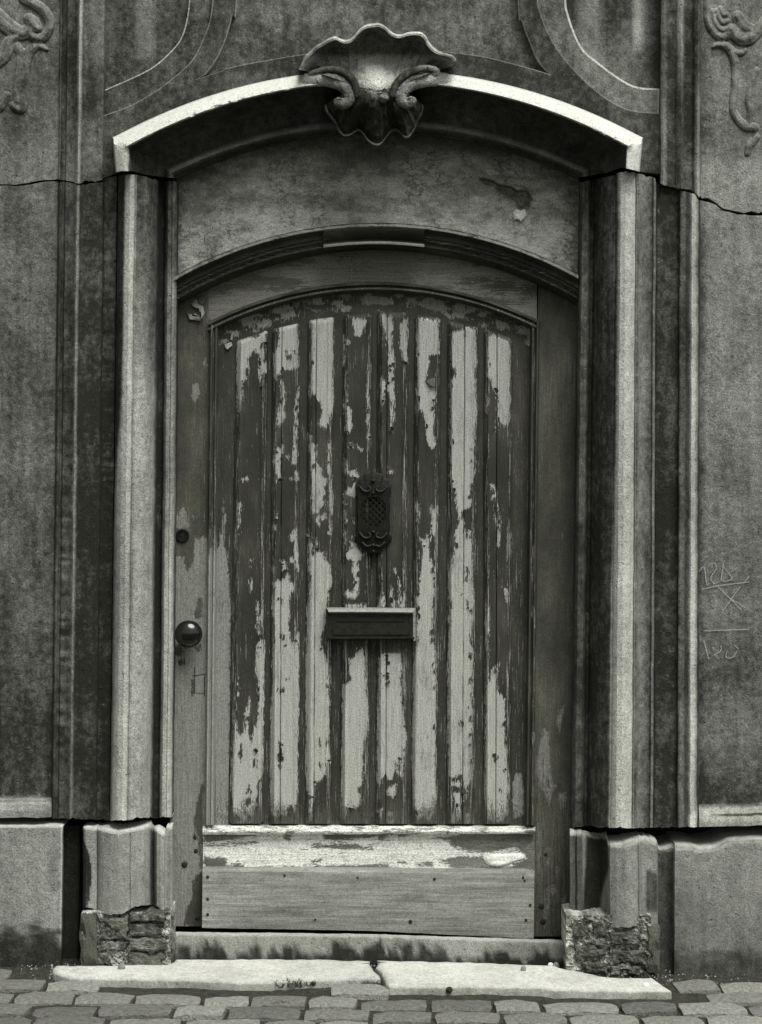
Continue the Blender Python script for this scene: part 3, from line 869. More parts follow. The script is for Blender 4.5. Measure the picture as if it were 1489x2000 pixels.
# arched hood: one moulding that turns down on both sides
HCX, HCY, HR, HW = 738.0, 1151.0, 1021.0, 516.0
hood_prof = [(-3, .02), (-2, -.022), (0, -.040), (5, -.068), (11, -.096), (17, -.116), (22, -.127), (26, -.131), (29, -.128), (31, -.118), (33.5, -.100), (38, -.080), (46, -.056), (58, -.030), (72, -.008), (88, .009), (100, .016), (103, .012), (105, -.002), (109, -.012), (114, -.012), (117, .0), (119, .016), (122, .020), (124, .030), (127, .030), (129, .045), (131, .12)]
def hood_piece():
    o, Yp = dense(hood_prof, 3)
    nv, na = 6, 240
    cols = []
    for side in (-1, 1):
        st = []
        for i in range(nv):
            t = i / nv
            px = HCX + side * (HW - o)
            cy = HCY - np.sqrt((HR - o) ** 2 - (HW - o) ** 2)
            base = (CRACK_UL(HCX - (HW - o)) if side < 0 else CRACK_UR(HCX + (HW - o))) - 4
            base = np.maximum(base, cy + .5)
            # the return leans in a little towards its foot
            leanin = (1 - t) * 8 * (-side) * np.clip(1 - o / 40, 0, 1) * .8
            st.append((px + leanin, base + (cy - base) * t))
        cols.append(st)
    A0 = np.arcsin((HW - o) / (HR - o))
    L = []
    for px, py in cols[0]: L.append((px, py))
    for i in range(na + 1):
        a = -A0 + 2 * A0 * i / na
        tap = 9 * (1 - abs(i / na * 2 - 1)) ** .6 * np.clip(1 - o / 34, 0, 1)
        L.append((HCX + (HR - o - tap) * np.sin(a), HCY - (HR - o - tap) * np.cos(a)))
    for px, py in cols[1][::-1]: L.append((px, py))
    PX = np.stack([l[0] for l in L], 1); PY = np.stack([l[1] for l in L], 1)
    OO = np.broadcast_to(o[:, None], PX.shape)
    YY = np.broadcast_to(Yp[:, None], PX.shape) + .005 * (fbm(PX / 25, PY / 25, 61) - .5) + .003 * (fbm(PX / 7, PY / 7, 62) - .5) + .008 * band(OO, 20, 33, 3) * ss(.6, .8, fbm(PX / 14, PY / 14, 64))
    vcol = np.zeros(PX.shape[1], bool); vcol[:nv] = True; vcol[-nv:] = True
    YY = np.where(vcol[None] & (OO < 27) & (OO > -1), -.100 - .022 * np.sin(np.clip(OO / 27, 0, 1) * math.pi * .5), YY)
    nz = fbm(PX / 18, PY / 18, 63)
    pale = np.maximum(.97 * ss(-4, -1, OO) * (1 - ss(27, 32, OO + 4 * (nz - .5))), (.11 + .12 * (nz - .5)) + .14 * band(OO, 104, 118, 2))  # hollow under the roll painted dark for its shade, with soot
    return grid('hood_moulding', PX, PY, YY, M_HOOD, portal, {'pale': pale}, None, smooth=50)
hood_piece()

# carved shell at the crown
def shell(name, outline, base, prof, lip, mat, pale_f, back, parent, n=7, squash=.45, lobes=.02):
    O = smooth_path(outline, n)
    B = smooth_path(base, max(2, int(len(O) / (len(base) - 1)) + 1))
    ti = np.linspace(0, 1, len(O)); tb = np.linspace(0, 1, len(B))
    B = np.stack([np.interp(ti, tb, B[:, 0]), np.interp(ti, tb, B[:, 1])], -1)
    r = np.linalg.norm(O - B, axis=1)
    k = np.ones(15) / 15
    rs = np.convolve(np.pad(r, 7, mode='edge'), k, 'valid')
    lob = (r - rs) / (np.max(np.abs(r - rs)) + 1e-6)
    vs = np.linspace(0, 1, 26)
    pv = np.interp(vs, [p[0] for p in prof], [p[1] for p in prof])
    PX = []; PY = []; YY = []; PA = []
    dirn = (O - B) / (r[:, None] + 1e-6)
    inner = O - dirn * lip[-1][0]
    for v, yv in zip(vs, pv):
        P = B + (inner - B) * v
        # ribs of the shell rise with the lobes of its rim
        fine = .009 * np.abs(np.sin(ti * math.pi * 15)) ** .7 * v * (1.15 - v) * 3 + .009 * (fbm(P[:, 0] / 6, P[:, 1] / 6, 65) - .5)
        PX.append(P[:, 0]); PY.append(P[:, 1]); YY.append(yv - lobes * lob * v ** 2 + fine)
        PA.append(pale_f(P[:, 0], P[:, 1], v))
    for d, dy in lip[:-1] + [lip[-1]]:
        P = inner + dirn * d
        PX.append(P[:, 0]); PY.append(P[:, 1]); YY.append(pv[-1] - lobes * lob + dy)
        PA.append(pale_f(P[:, 0], P[:, 1], 1.2))
    P = inner + dirn * (lip[-1][0] + .3)
    PX.append(P[:, 0]); PY.append(P[:, 1]); YY.append(np.full(len(O), back)); PA.append(pale_f(P[:, 0], P[:, 1], 1.2))
    PX, PY, YY, PA = map(np.array, (PX, PY, YY, PA))
    if name == 'shell_fan':
        PX, PY, YY, PA = PX[::-1], PY[::-1], YY[::-1], PA[::-1]
    return grid(name, PX, PY, YY, mat, parent, {'pale': PA}, None, smooth=60)

orn = empty('shell_ornament', (0, -.1, 2.65))
orn.parent = portal
orn.location = Vector((0, -.1, 2.65)) - portal.location
up_out = [(584, 136), (590, 122), (596, 110), (606, 100), (616, 90), (629, 83), (640, 76), (654, 71), (664, 75), (674, 78), (684, 76), (692, 70), (698, 62), (705, 55), (712, 50), (720, 47), (730, 46), (739, 45), (747, 48), (755, 53), (761, 59), (768, 64), (776, 67), (785, 67), (794, 64), (804, 62), (814, 62), (823, 63), (832, 70), (837, 80), (844, 89), (853, 97), (863, 102), (875, 105), (886, 109), (891, 118), (884, 129)]
up_base = [(640, 148), (668, 158), (700, 172), (738, 182), (770, 172), (800, 158), (832, 146)]
def pale_up(x, y, v):
    p = .24 + .46 * band(y, 108, 130, 8) * (v < 1.1) + .75 * np.exp(-((x - 742) / 34) ** 2) * ss(122, 134, y) * (1 - .45 * ss(158, 176, y)) * (v < 1.1)  # dark body, pale middle and funnel: light and shade painted in
    if v > 1.1: p = p * 0 + .34 + .35 * ss(620, 660, x) - .3 * ss(840, 870, x) + .6 * (fbm(x / 10, y / 10, 67) - .4)  # upturned rim painted paler, as lit
    return p
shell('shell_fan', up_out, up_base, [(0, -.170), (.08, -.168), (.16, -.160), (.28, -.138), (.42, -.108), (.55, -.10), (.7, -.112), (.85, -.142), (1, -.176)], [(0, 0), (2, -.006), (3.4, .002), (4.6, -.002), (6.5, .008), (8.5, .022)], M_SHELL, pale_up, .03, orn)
lo_out = [(633, 206), (636, 220), (645, 232), (654, 243), (659, 255), (666, 265), (674, 269), (683, 267), (691, 262), (698, 258), (706, 261), (712, 269), (718, 277), (727, 284), (737, 287), (746, 283), (753, 274), (760, 265), (768, 258), (775, 257), (783, 262), (790, 270), (797, 272), (805, 265), (812, 254), (816, 242), (823, 230), (828, 216), (828, 206)]
lo_base = [(690, 168), (712, 172), (738, 176), (762, 172), (785, 168)]
def pale_lo(x, y, v):
    return (.02 + .03 * v + .42 * np.exp(-((x - 733) / 24) ** 2) * (1 - ss(176, 200, y))) if v < 1.1 else .10 + .16 * fbm(x / 9, y / 9, 66) - .06 * ss(780, 820, x)  # shaded underside and lit rim painted into the tone
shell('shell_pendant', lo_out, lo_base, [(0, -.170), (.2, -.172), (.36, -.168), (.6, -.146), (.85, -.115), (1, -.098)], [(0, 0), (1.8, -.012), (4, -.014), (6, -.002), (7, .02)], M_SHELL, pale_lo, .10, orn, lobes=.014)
tube('volute', orn, [(596, 157, -.110, 13.5, .9), (616, 155, -.118, 13.5, .85), (640, 156, -.134, 13.5, .66), (662, 162, -.148, 13.5, .42), (678, 173, -.158, 13, .32), (684, 187, -.163, 12, .28), (680, 199, -.166, 11, .28), (670, 203, -.170, 10.5, .34), (662, 198, -.174, 10.5, .40), (661, 193, -.182, 7, .38)], M_SHELL, ring=18, n=8)
tube('volute', orn, [(874, 157, -.110, 13.5, .95), (856, 155, -.118, 13.5, .92), (834, 156, -.134, 13.5, .85), (808, 162, -.148, 13.5, .55), (791, 173, -.158, 13, .38), (783, 186, -.163, 12, .34), (786, 197, -.166, 11, .38), (795, 202, -.170, 10.5, .44), (803, 197, -.174, 10.5, .50), (803, 191, -.182, 7, .5)], M_SHELL, ring=18, n=8)
tube('carved_fillet', orn, [(604, 144, -.13, 4, .5), (634, 136, -.145, 6, .2), (664, 138, -.158, 7, .12), (685, 151, -.168, 7.5, .10), (695, 170, -.172, 7, .12), (696, 190, -.172, 5, .12)], M_SHELL)
tube('carved_fillet', orn, [(846, 146, -.140, 4, .8), (855, 140, -.145, 5, .85), (846, 134, -.150, 5.5, .8), (828, 133, -.155, 6, .35), (806, 139, -.16, 7, .14), (785, 152, -.168, 7.5, .12), (771, 170, -.172, 7, .12), (767, 190, -.172, 5, .12)], M_SHELL)
tube('shell_tongue', orn, [(752, 174, -.168, 4, .06), (751, 183, -.173, 6, .10), (750, 191, -.179, 9.5, .32), (748, 198, -.176, 7, .28)], M_SHELL)

# rough brick and rubble repairs at the feet of the jambs
def rubble(name, parent, px0, px1, py0, py1, yf, yb, mat, seed, rough=.008, pale=.3, n=15, skew=0):
    t = np.linspace(0, 1, n)
    X, Yp = np.meshgrid(px0 + (px1 - px0) * t, py0 + (py1 - py0) * t)
    ed = np.minimum(np.minimum(t[None], 1 - t[None]), np.minimum(t[:, None], 1 - t[:, None]))
    X = X + 9 * (fbm(X / 8, Yp / 8, seed) - .5) + skew * (Yp - py0) / (py1 - py0)
    Yp = Yp + 8 * (fbm(X / 8, Yp / 8, seed + 3) - .5)
    YY = yf + rough * .8 * (fbm(X / 13, Yp / 13, seed + 6, 2) - .5) + rough * .9 * (fbm(X / 4, Yp / 4, seed + 7, 2) - .5) + .007 * (1 - ss(0, .14, ed)) + .02 * ss(.62, .75, fbm(X / 20, Yp / 20, seed + 12))
    pa = pale - .22 + .5 * (fbm(X / 10, Yp / 8, seed + 8) - .5)
    return grid(name, X, Yp, YY, mat, parent, {'pale': pa}, yb, smooth=None)
def mortar(parent, px0, px1, py0, py1, yf, seed):
    x = np.linspace(px0, px1, 64); y = np.linspace(py0, py1, 52)
    X, Yp = np.meshgrid(x, y)
    YY = yf - .004 + .016 * (fbm(X / 15, Yp / 12, seed, 2) - .5) + .022 * (fbm(X / 3.5, Yp / 3.5, seed + 1, 2) - .5)
    pa = .50 + 1.2 * (fbm(X / 9, Yp / 9, seed + 2, 3) - .5)
    return grid('mortar', X, Yp, YY, M_MORTAR, parent, {'pale': pa}, .08, smooth=None)
mortar(portal, 160, 333, 1782, 1925, -.072, 71)
rubble('repair_stone', portal, 157, 190, 1785, 1886, -.094, .02, M_BRICK2, 1, .002, n=7)
for i, (a, b, c, d, m, yy) in enumerate([(194, 249, 1794, 1834, M_BRICK2, -.096), (253, 322, 1785, 1800, M_MORTAR, -.100), (254, 323, 1803, 1828, M_BRICK, -.094), (196, 248, 1838, 1858, M_MORTAR, -.088),
                                      (252, 324, 1832, 1856, M_BRICK, -.098), (190, 212, 1862, 1886, M_BRICK, -.088), (252, 322, 1861, 1888, M_BRICK2, -.094), (326, 338, 1790, 1880, M_BRICK, -.070)]):
    rubble('brick', portal, a, b, c, d, yy, .0, m, 10 + i, .007, .45)
mortar(portal, 1106, 1272, 1788, 1935, -.076, 81)
rubble('repair_stone', portal, 1264, 1290, 1812, 1899, -.092, .02, M_BRICK2, 2, .002, n=7)
for i, (a, b, c, d, m, yy) in enumerate([(1118, 1150, 1806, 1834, M_BRICK, -.088), (1156, 1186, 1798, 1830, M_BRICK, -.09), (1194, 1250, 1822, 1846, M_BRICK, -.096), (1124, 1186, 1840, 1872, M_BRICK, -.094),
                                      (1196, 1258, 1856, 1882, M_BRICK, -.094), (1140, 1184, 1880, 1902, M_BRICK, -.10), (1192, 1250, 1888, 1906, M_BRICK, -.10)]):
    rubble('brick', portal, a, b, c, d, yy, .0, m, 30 + i, .009, .4)

# ================================================================== DOORSTEP
def doorstep():
    x = np.linspace(332, 1112, 130)
    topl = curve([(332, 1823), (700, 1827), (1112, 1839)])
    rows = [(.060, None), (.046, 'b'), (.03, 0), (.012, .5), (.004, 2), (.003, 6), (.004, 18), (.003, 30), (.004, 44), (.002, 58), (.002, 90)]
    PX = []; PY = []; YY = []; PA = []
    V = []
    for yv, d in rows:
        r = []
        for xx in x:
            t = float(topl(xx))
            if d is None:
                p = W(xx, t, .03); p = (p[0], .060, p[2] - .09)
            elif d == 'b':
                p = W(xx, t, .03); p = (p[0], .046, p[2] + .001)
            else:
                p = W(xx, t + d, yv)
            n1 = float(fbm(xx / 12, (d if isinstance(d, (int, float)) else 0) / 8, 91)); 
            r.append((p[0], p[1] + .004 * (n1 - .5), p[2] - .003 * (float(fbm(xx / 25, 0, 92)) - .5)))
        V.append(r)
    PP = np.array(V)
    XX = np.broadcast_to(x[None], PP.shape[:2]); dd = np.array([d if isinstance(d, (int, float)) else 0 for _, d in rows])[:, None]
    n = fbm(XX / 14, XX * 0 + dd / 30, 93)
    dk = ss(22, 46, dd + 46 * (n - .5) * 1.6 + 14 * band(XX, 640, 860, 60))
    pale = .54 - .50 * dk + .18 * (dd <= 2) - .12 * ss(950, 1000, XX)
    o = grid('doorstep', PP, None, None, M_PLINTH, None, {'pale': pale}, None, smooth=50, world=True)
    tag(o, 'low grey stone doorstep with stained front under the door', 'doorstep')
doorstep()

# ================================================================== TRANSOM (fixed, above the door)
def arc_y(px, cx, cy, R):
    return cy - np.sqrt(np.maximum(R * R - (np.asarray(px, float) - cx) ** 2, 1))

def sdf(PX, PY, plus, minus=()):
    """signed distance (px, positive inside) to a set of traced paint patches"""
    P = np.stack([PX.ravel(), PY.ravel()], -1)
    def one(poly, lim=26):
        poly = np.array(poly, float)
        out = np.full(len(P), -lim, float)
        lo = poly.min(0) - lim; hi = poly.max(0) + lim
        sel = np.where((P[:, 0] > lo[0]) & (P[:, 0] < hi[0]) & (P[:, 1] > lo[1]) & (P[:, 1] < hi[1]))[0]
        if len(sel) == 0: return out
        q = P[sel]; d = np.full(len(sel), 1e9); ins = np.zeros(len(sel), bool)
        for a, b in zip(poly, np.roll(poly, -1, 0)):
            e = b - a; w = q - a
            t = np.clip((w @ e) / (e @ e + 1e-9), 0, 1)
            d = np.minimum(d, np.linalg.norm(w - t[:, None] * e, axis=1))
            c = (a[1] > q[:, 1]) != (b[1] > q[:, 1])
            with np.errstate(divide='ignore', invalid='ignore'):
                ins ^= c & (q[:, 0] < (b[0] - a[0]) * (q[:, 1] - a[1]) / (b[1] - a[1] + 1e-12) + a[0])
        out[sel] = np.where(ins, d, -d)
        return np.clip(out, -lim, lim)
    r = np.full(len(P), -26.0)
    for p in plus: r = np.maximum(r, one(p))
    for p in minus: r = np.minimum(r, -one(p))
    return r.reshape(PX.shape)

transom = empty('transom', (0, .12, 2.1), 'blind arched transom board with a heavy moulded beam above the door', 'transom')
TC = (738.0, 1248.0)
x = np.linspace(338, 1132, 200)
top = arc_y(x, HCX, HCY, 886) - 12
bot = arc_y(x, *TC, 806) + 8
t = np.linspace(0, 1, 70)[:, None]
PY = top[None] + (bot - top)[None] * t
PX = np.broadcast_to(x[None], PY.shape)
hole = [(970, 360), (985, 363), (1000, 366), (1010, 374), (1030, 372), (1038, 388), (1032, 408), (1014, 408), (1008, 394), (990, 384), (972, 374)]
hole2 = [(935, 348), (960, 352), (975, 362), (950, 362)]
n0 = fbm(PX / 60, PY / 28, 101, 4); n1 = fbm(PX / 16, PY / 12, 102, 3)
peel = 26 * (n0 - .45) + 14 * (n1 - .5) + 5 * ss(380, 460, PY) - 8 * ss(330, 290, PY)  # darker head, lighter foot: the hood's shade painted in
edge_d = np.minimum(PX - 345, 1125 - PX)
peel = peel - 9 * (1 - ss(0, 30, edge_d + 30 * (n1 - .5)))
hd = sdf(PX, PY, [hole, hole2])
peel = np.where(hd > -3, -12, peel)
YY = .112 + .004 * (fbm(PX / 40, PY / 30, 103) - .5) + .003 * (n1 - .5) + .012 * ss(-1, 2, hd)
grid('transom_board', PX, PY, YY, M_TRANSOM, transom, {'peel': peel, 'rot': .35 * ss(-4, 2, hd) + .12 * (1 - ss(0, 60, edge_d))}, .2)

def arch_mould(name, parent, c, prof, x0, x1, mat, attrs=None, n=120, seed=5, back=None, jit=.0015):
    """moulding swept along an arc; prof = (radius, depth)"""
    rr, Yp = [], []
    for (r0, y0), (r1, y1) in zip(prof[:-1], prof[1:]):
        k = max(1, int(abs(r1 - r0) / 3))
        for i in range(k):
            rr.append(r0 + (r1 - r0) * i / k); Yp.append(y0 + (y1 - y0) * i / k)
    rr.append(prof[-1][0]); Yp.append(prof[-1][1])
    rr = np.array(rr)[:, None]; Yp = np.array(Yp)[:, None]
    X = np.linspace(x0, x1, n)[None]
    PX = np.broadcast_to(X, (len(rr), n))
    PY = c[1] - np.sqrt(np.maximum(rr ** 2 - (PX - c[0]) ** 2, 1))
    YY = np.broadcast_to(Yp, PX.shape) + jit * 2 * (fbm(PX / 30, rr + 0 * PX, seed) - .5)
    at = {k: f(PX, PY, np.broadcast_to(rr, PX.shape)) for k, f in (attrs or {}).items()}
    return grid(name, PX, PY, YY, mat, parent, at, back, smooth=40)
beam = arch_mould('arched_beam', transom, TC, [(813, .13), (812, .046), (810, .036), (806, .033), (804, .036), (801, .052), (796, .060), (789, .058), (787, .066), (782, .066), (780, .074), (776, .078), (771, .076), (769, .088), (764, .100), (760, .118), (757, .16)], 340, 1130, M_BEAM,
    {'peel': lambda x, y, r: -9 + 13 * band(r, 804, 812, 1) * (fbm(x / 10, y / 6, 7) + .35) + 6 * (fbm(x / 20, r / 3, 9) - .4) * (r < 790), 'wear': lambda x, y, r: .30 * band(r, 766, 790, 2) + .1})  # lit top fillet painted in as pale coat
# bar over the crown, leaned under to stand dark for a recessed notch
xb = np.linspace(632, 829, 60)
notch_rows = [(805, .050), (803, .026), (799, .028), (790, .038), (779, .054), (777, .054), (775, .034), (773, .028), (770.5, .028), (768.5, .036), (766, .07), (762, .11)]
PX = np.broadcast_to(xb[None], (len(notch_rows), 60))
PY = np.stack([TC[1] - r + (1 - ((xb - 731) / 98) ** 2) * -1.0 + 5.5 * ((xb - 735) / 98) ** 2 for r, _ in notch_rows])
YY = np.stack([np.full(60, d) for _, d in notch_rows])
dr = grid('notch_bar', PX, PY, YY, M_BEAM, transom, {'peel': -8 + 13 * band(np.array([r for r, _ in notch_rows])[:, None] + 0 * PX, 770, 775.5, 1), 'wear': 0 * PX + .12}, .12)
# ragged pale scab left where the paint has come off
def flake(parent, pts, Y, curl, mat, label=None, name='paint_flake', peel=20):
    """a loose paint flake: thin curved sheet lifting at its lower edge"""
    c = np.mean(pts, 0)
    V = []; F = []
    n = len(pts)
    ymin = min(p[1] for p in pts); ymax = max(p[1] for p in pts)
    for sc_ in (1.0, .55):
        for px, py in pts:
            qx, qy = c[0] + (px - c[0]) * sc_, c[1] + (py - c[1]) * sc_
            lift = curl * ((qy - ymin) / (ymax - ymin + 1e-6)) ** 2
            V.append(W(qx, qy, Y - lift))
    V.append(W(c[0], c[1], Y - curl * ((c[1] - ymin) / (ymax - ymin)) ** 2))
    for i in range(n):
        j = (i + 1) % n
        F.append((i, j, n + j, n + i)); F.append((n + i, n + j, 2 * n))
    m = mesh_from(name, V, F, {'peel': [peel] * len(V)}, 60)
    bm = bmesh.new(); bm.from_mesh(m)
    bmesh.ops.recalc_face_normals(bm, faces=bm.faces[:])
    if sum(f.normal.y for f in bm.faces) > 0: bmesh.ops.reverse_faces(bm, faces=bm.faces[:])
    r = bmesh.ops.solidify(bm, geom=bm.faces[:], thickness=.0008)
    bm.to_mesh(m); bm.free()
    return put(name, m, mat, parent, label)
M_FLAKE = paint_mat('loose_flake', dark=.12, light=.24)
M_FLAKED = paint_mat('loose_dark_flake', dark=.06, light=.15)
M_FLAKEW = paint_mat('loose_pale_flake', dark=.3, light=.62)
flake(transom, [(1003, 414), (1009, 408), (1016, 411), (1026, 409), (1029, 420), (1023, 427), (1018, 433), (1010, 427), (1004, 430)], .108, .007, M_FLAKEW)

# ================================================================== DOOR
DY = .135          # face of stiles and rails
door = empty('wooden_door', (0, .16, .03), 'weathered arched wooden door of raised planks with dark paint flaking off a pale coat', 'door')
backing = put('door_back', box_mesh('door_back', W(340, 0, .2)[0], W(1130, 0, .2)[0], .185, .215, W(0, 1800, .2)[2], W(0, 470, .2)[2], 0), M_CORE, door)

def field(name, x0, x1, topf, botf, Y, mat, attrs, nx, ny, back=.19, parent=door, leanit=True, yfun=None, label=None):
    xs = np.linspace(x0, x1, nx)
    t0 = topf(xs) if callable(topf) else np.full(nx, float(topf)); b0 = botf(xs) if callable(botf) else np.full(nx, float(botf))
    t = np.linspace(0, 1, ny)[:, None]
    PY = t0[None] + (b0 - t0)[None] * t
    XR = np.broadcast_to(xs[None], PY.shape)
    PX = XR + (lean(XR) * (1000 - PY) if leanit else 0)
    YY = np.full(PY.shape, Y) + .0012 * (fbm(PX / 30, PY / 60, 111) - .5)
    if yfun is not None: YY = YY + yfun(PX, PY, XR)
    at = {k: f(PX, PY) for k, f in attrs.items()}
    return grid(name, PX, PY, YY, mat, parent, at, back, label=label)

# ---- stiles
A3 = lambda pts: [(320 + a / 3.384, 880 + b / 3.384) for a, b in pts]
A5 = lambda pts: [(320 + a / 3.384, 1340 + b / 3.384) for a, b in pts]
B5 = lambda pts: [(740 + a / 3.384, 1340 + b / 3.384) for a, b in pts]
A1 = lambda pts: [(320 + a / 3.384, 420 + b / 3.384) for a, b in pts]
st_plus = [A3([(78, 440), (130, 360), (150, 410), (172, 500), (120, 512), (78, 500)]),
           A3([(70, 690), (130, 700), (160, 800), (205, 720), (205, 560), (225, 590), (265, 560), (300, 600), (300, 1750), (60, 1750)]),
           A3([(190, 430), (205, 435), (200, 455)]),
           [(335, 1380), (420, 1380), (420, 1850), (330, 1850)],
           A1([(190, 1120), (230, 1110), (235, 1180), (205, 1240), (185, 1190)]), A1([(255, 985), (275, 940), (280, 990), (265, 1000)])]
st_minus = [A3([(200, 1050), (225, 980), (250, 960), (255, 1100), (210, 1110)]), A3([(65, 1300), (110, 1280), (130, 1330), (95, 1370), (66, 1350)]), A3([(80, 1390), (130, 1375), (150, 1410), (110, 1420)]),
            A3([(200, 1300), (260, 1260), (250, 1330), (215, 1330)]), A3([(180, 1510), (205, 1510), (200, 1620), (180, 1620)]), A5([(195, 900), (250, 640), (262, 640), (262, 1200), (240, 1200), (230, 1000)]),
            A5([(190, 1290), (235, 1230), (262, 1230), (262, 1600), (130, 1580), (150, 1480), (190, 1400)]), A5([(120, 1160), (160, 1160), (160, 1200), (125, 1205)]), A5([(200, 990), (225, 985), (222, 1015), (195, 1010)])]
beam_bot = lambda xx: arc_y(xx, *TC, 764)
stile_l = field('stile', 338, 409, beam_bot, 1809, DY, M_STILE,
    {'peel': lambda x, y: sdf(x, y, st_plus, st_minus) - 0, 'wear': lambda x, y: .30 * band(x, 396, 410, 4) + 0 * x, 'rot': lambda x, y: .42 * ss(1720, 1800, y) * ss(380, 400, x) + 0 * x}, 26, 330)
sr_plus = [B5([(1040, 540), (1090, 270), (1125, 300), (1130, 480), (1140, 560), (1150, 640), (1180, 660), (1150, 690), (1130, 800), (1090, 700), (1060, 640)]), B5([(1190, 170), (1225, 130), (1215, 190), (1195, 300), (1180, 250)]),
           B5([(1045, 900), (1080, 900), (1085, 1000), (1100, 1020), (1080, 1100), (1075, 1230), (1045, 1240)]), B5([(1100, 1060), (1145, 1040), (1160, 1150), (1140, 1230), (1100, 1150)]), B5([(1170, 1180), (1190, 1200), (1180, 1280), (1165, 1250)]),
           B5([(1100, 1330), (1160, 1300), (1180, 1360), (1140, 1390), (1110, 1600), (1080, 1600), (1085, 1400)]), B5([(1190, 700), (1240, 700), (1235, 800), (1200, 820), (1180, 760)]), B5([(1200, 1400), (1240, 1380), (1245, 1500), (1215, 1560)])]
stile_r = field('stile', 1047, 1130, beam_bot, 1829, DY, M_STILE,
    {'peel': lambda x, y: np.maximum(sdf(x, y, sr_plus), -11 + 8 * (fbm(x / 8, y / 22, 77) - .35) * ss(1440, 1540, y)), 'wear': lambda x, y: .10 + 0 * x, 'rot': lambda x, y: .46 * ss(1430, 1620, y) * (.6 + .8 * fbm(x / 10, y / 30, 78))}, 28, 330)

# ---- arched top rail
MC = (733.0, 1268.0)
rail_t = field('top_rail', 407.5, 1049, lambda xx: arc_y(xx, *TC, 764), lambda xx: arc_y(xx, *MC, 712), DY - .001, M_RAIL,
    {'peel': lambda x, y: 22 * (fbm(x / 70, y / 14, 121, 4) - .42) + 4 * band(x, 620, 900, 80), 'wear': lambda x, y: .05 + 0 * x}, 150, 24, leanit=False)
flake(rail_t, A1([(180, 585), (215, 555), (240, 600), (258, 595), (240, 615), (215, 615), (190, 600)]), DY - .003, .008, M_FLAKE)
flake(rail_t, A1([(150, 640), (185, 670), (205, 650), (190, 690), (170, 690)]), DY - .003, .006, M_FLAKE)
flake(rail_t, A1([(220, 540), (262, 525), (275, 555), (262, 590), (232, 585)]), DY - .003, .010, M_FLAKED, peel=-20)

# ---- mouldings round the panel
arch_mould('arched_moulding', door, MC, [(718, .15), (717, .120), (715, .112), (712, .112), (710, .122), (708, .124), (706, .116), (703, .114), (701, .126), (699, .132), (696, .150), (694, .17)], 407, 1051, M_MOULD,
    {'peel': lambda x, y, r: -9 + 6 * (fbm(x / 12, r, 131) - .5), 'wear': lambda x, y, r: .12 + .22 * band(r, 702, 707, 1)}, seed=8)
def side_mould(x0, s, ytop, wear_f):
    prof = [(0, .150), (1, .118), (3, .112), (6, .112), (8, .124), (10, .126), (12, .118), (15, .118), (17, .130), (19, .152)]
    xs = np.array([x0 + s * p[0] for p in prof]); ys = np.array([p[1] for p in prof])
    if s < 0: xs, ys = xs[::-1], ys[::-1]
    n = 240
    t = np.linspace(0, 1, n)[:, None]
    PY = ytop + (1612 - ytop) * t + 0 * xs[None]
    # mitred head
    PY = np.maximum(PY, arc_y(xs, *MC, 716.5)[None] + np.clip((xs[None] - x0) * s, 0, 20) * .25)
    XR = np.broadcast_to(xs[None], PY.shape)
    PX = XR + lean(XR) * (1000 - PY)
    YY = np.broadcast_to(ys[None], PY.shape) + .001 * (fbm(PX / 8, PY / 30, 133) - .5)
    return grid('side_moulding', PX, PY, YY, M_MOULD, door, {'peel': wear_f(PX, PY)[0], 'wear': wear_f(PX, PY)[1]}, .19)
side_mould(406, 1, 634, lambda x, y: (-10 + 14 * ss(960, 1120, y + 60 * (fbm(x / 3, y / 14, 135) - .5)), .30 + .12 * ss(650, 900, y)))
side_mould(1051, -1, 628, lambda x, y: (-10 + 7 * band(x, 1036, 1046, 2) * ss(800, 1000, y) * (1 - ss(1480, 1560, y)) * fbm(x / 4, y / 30, 137) * 2, .22 + .16 * band(x, 1036, 1046, 3)))

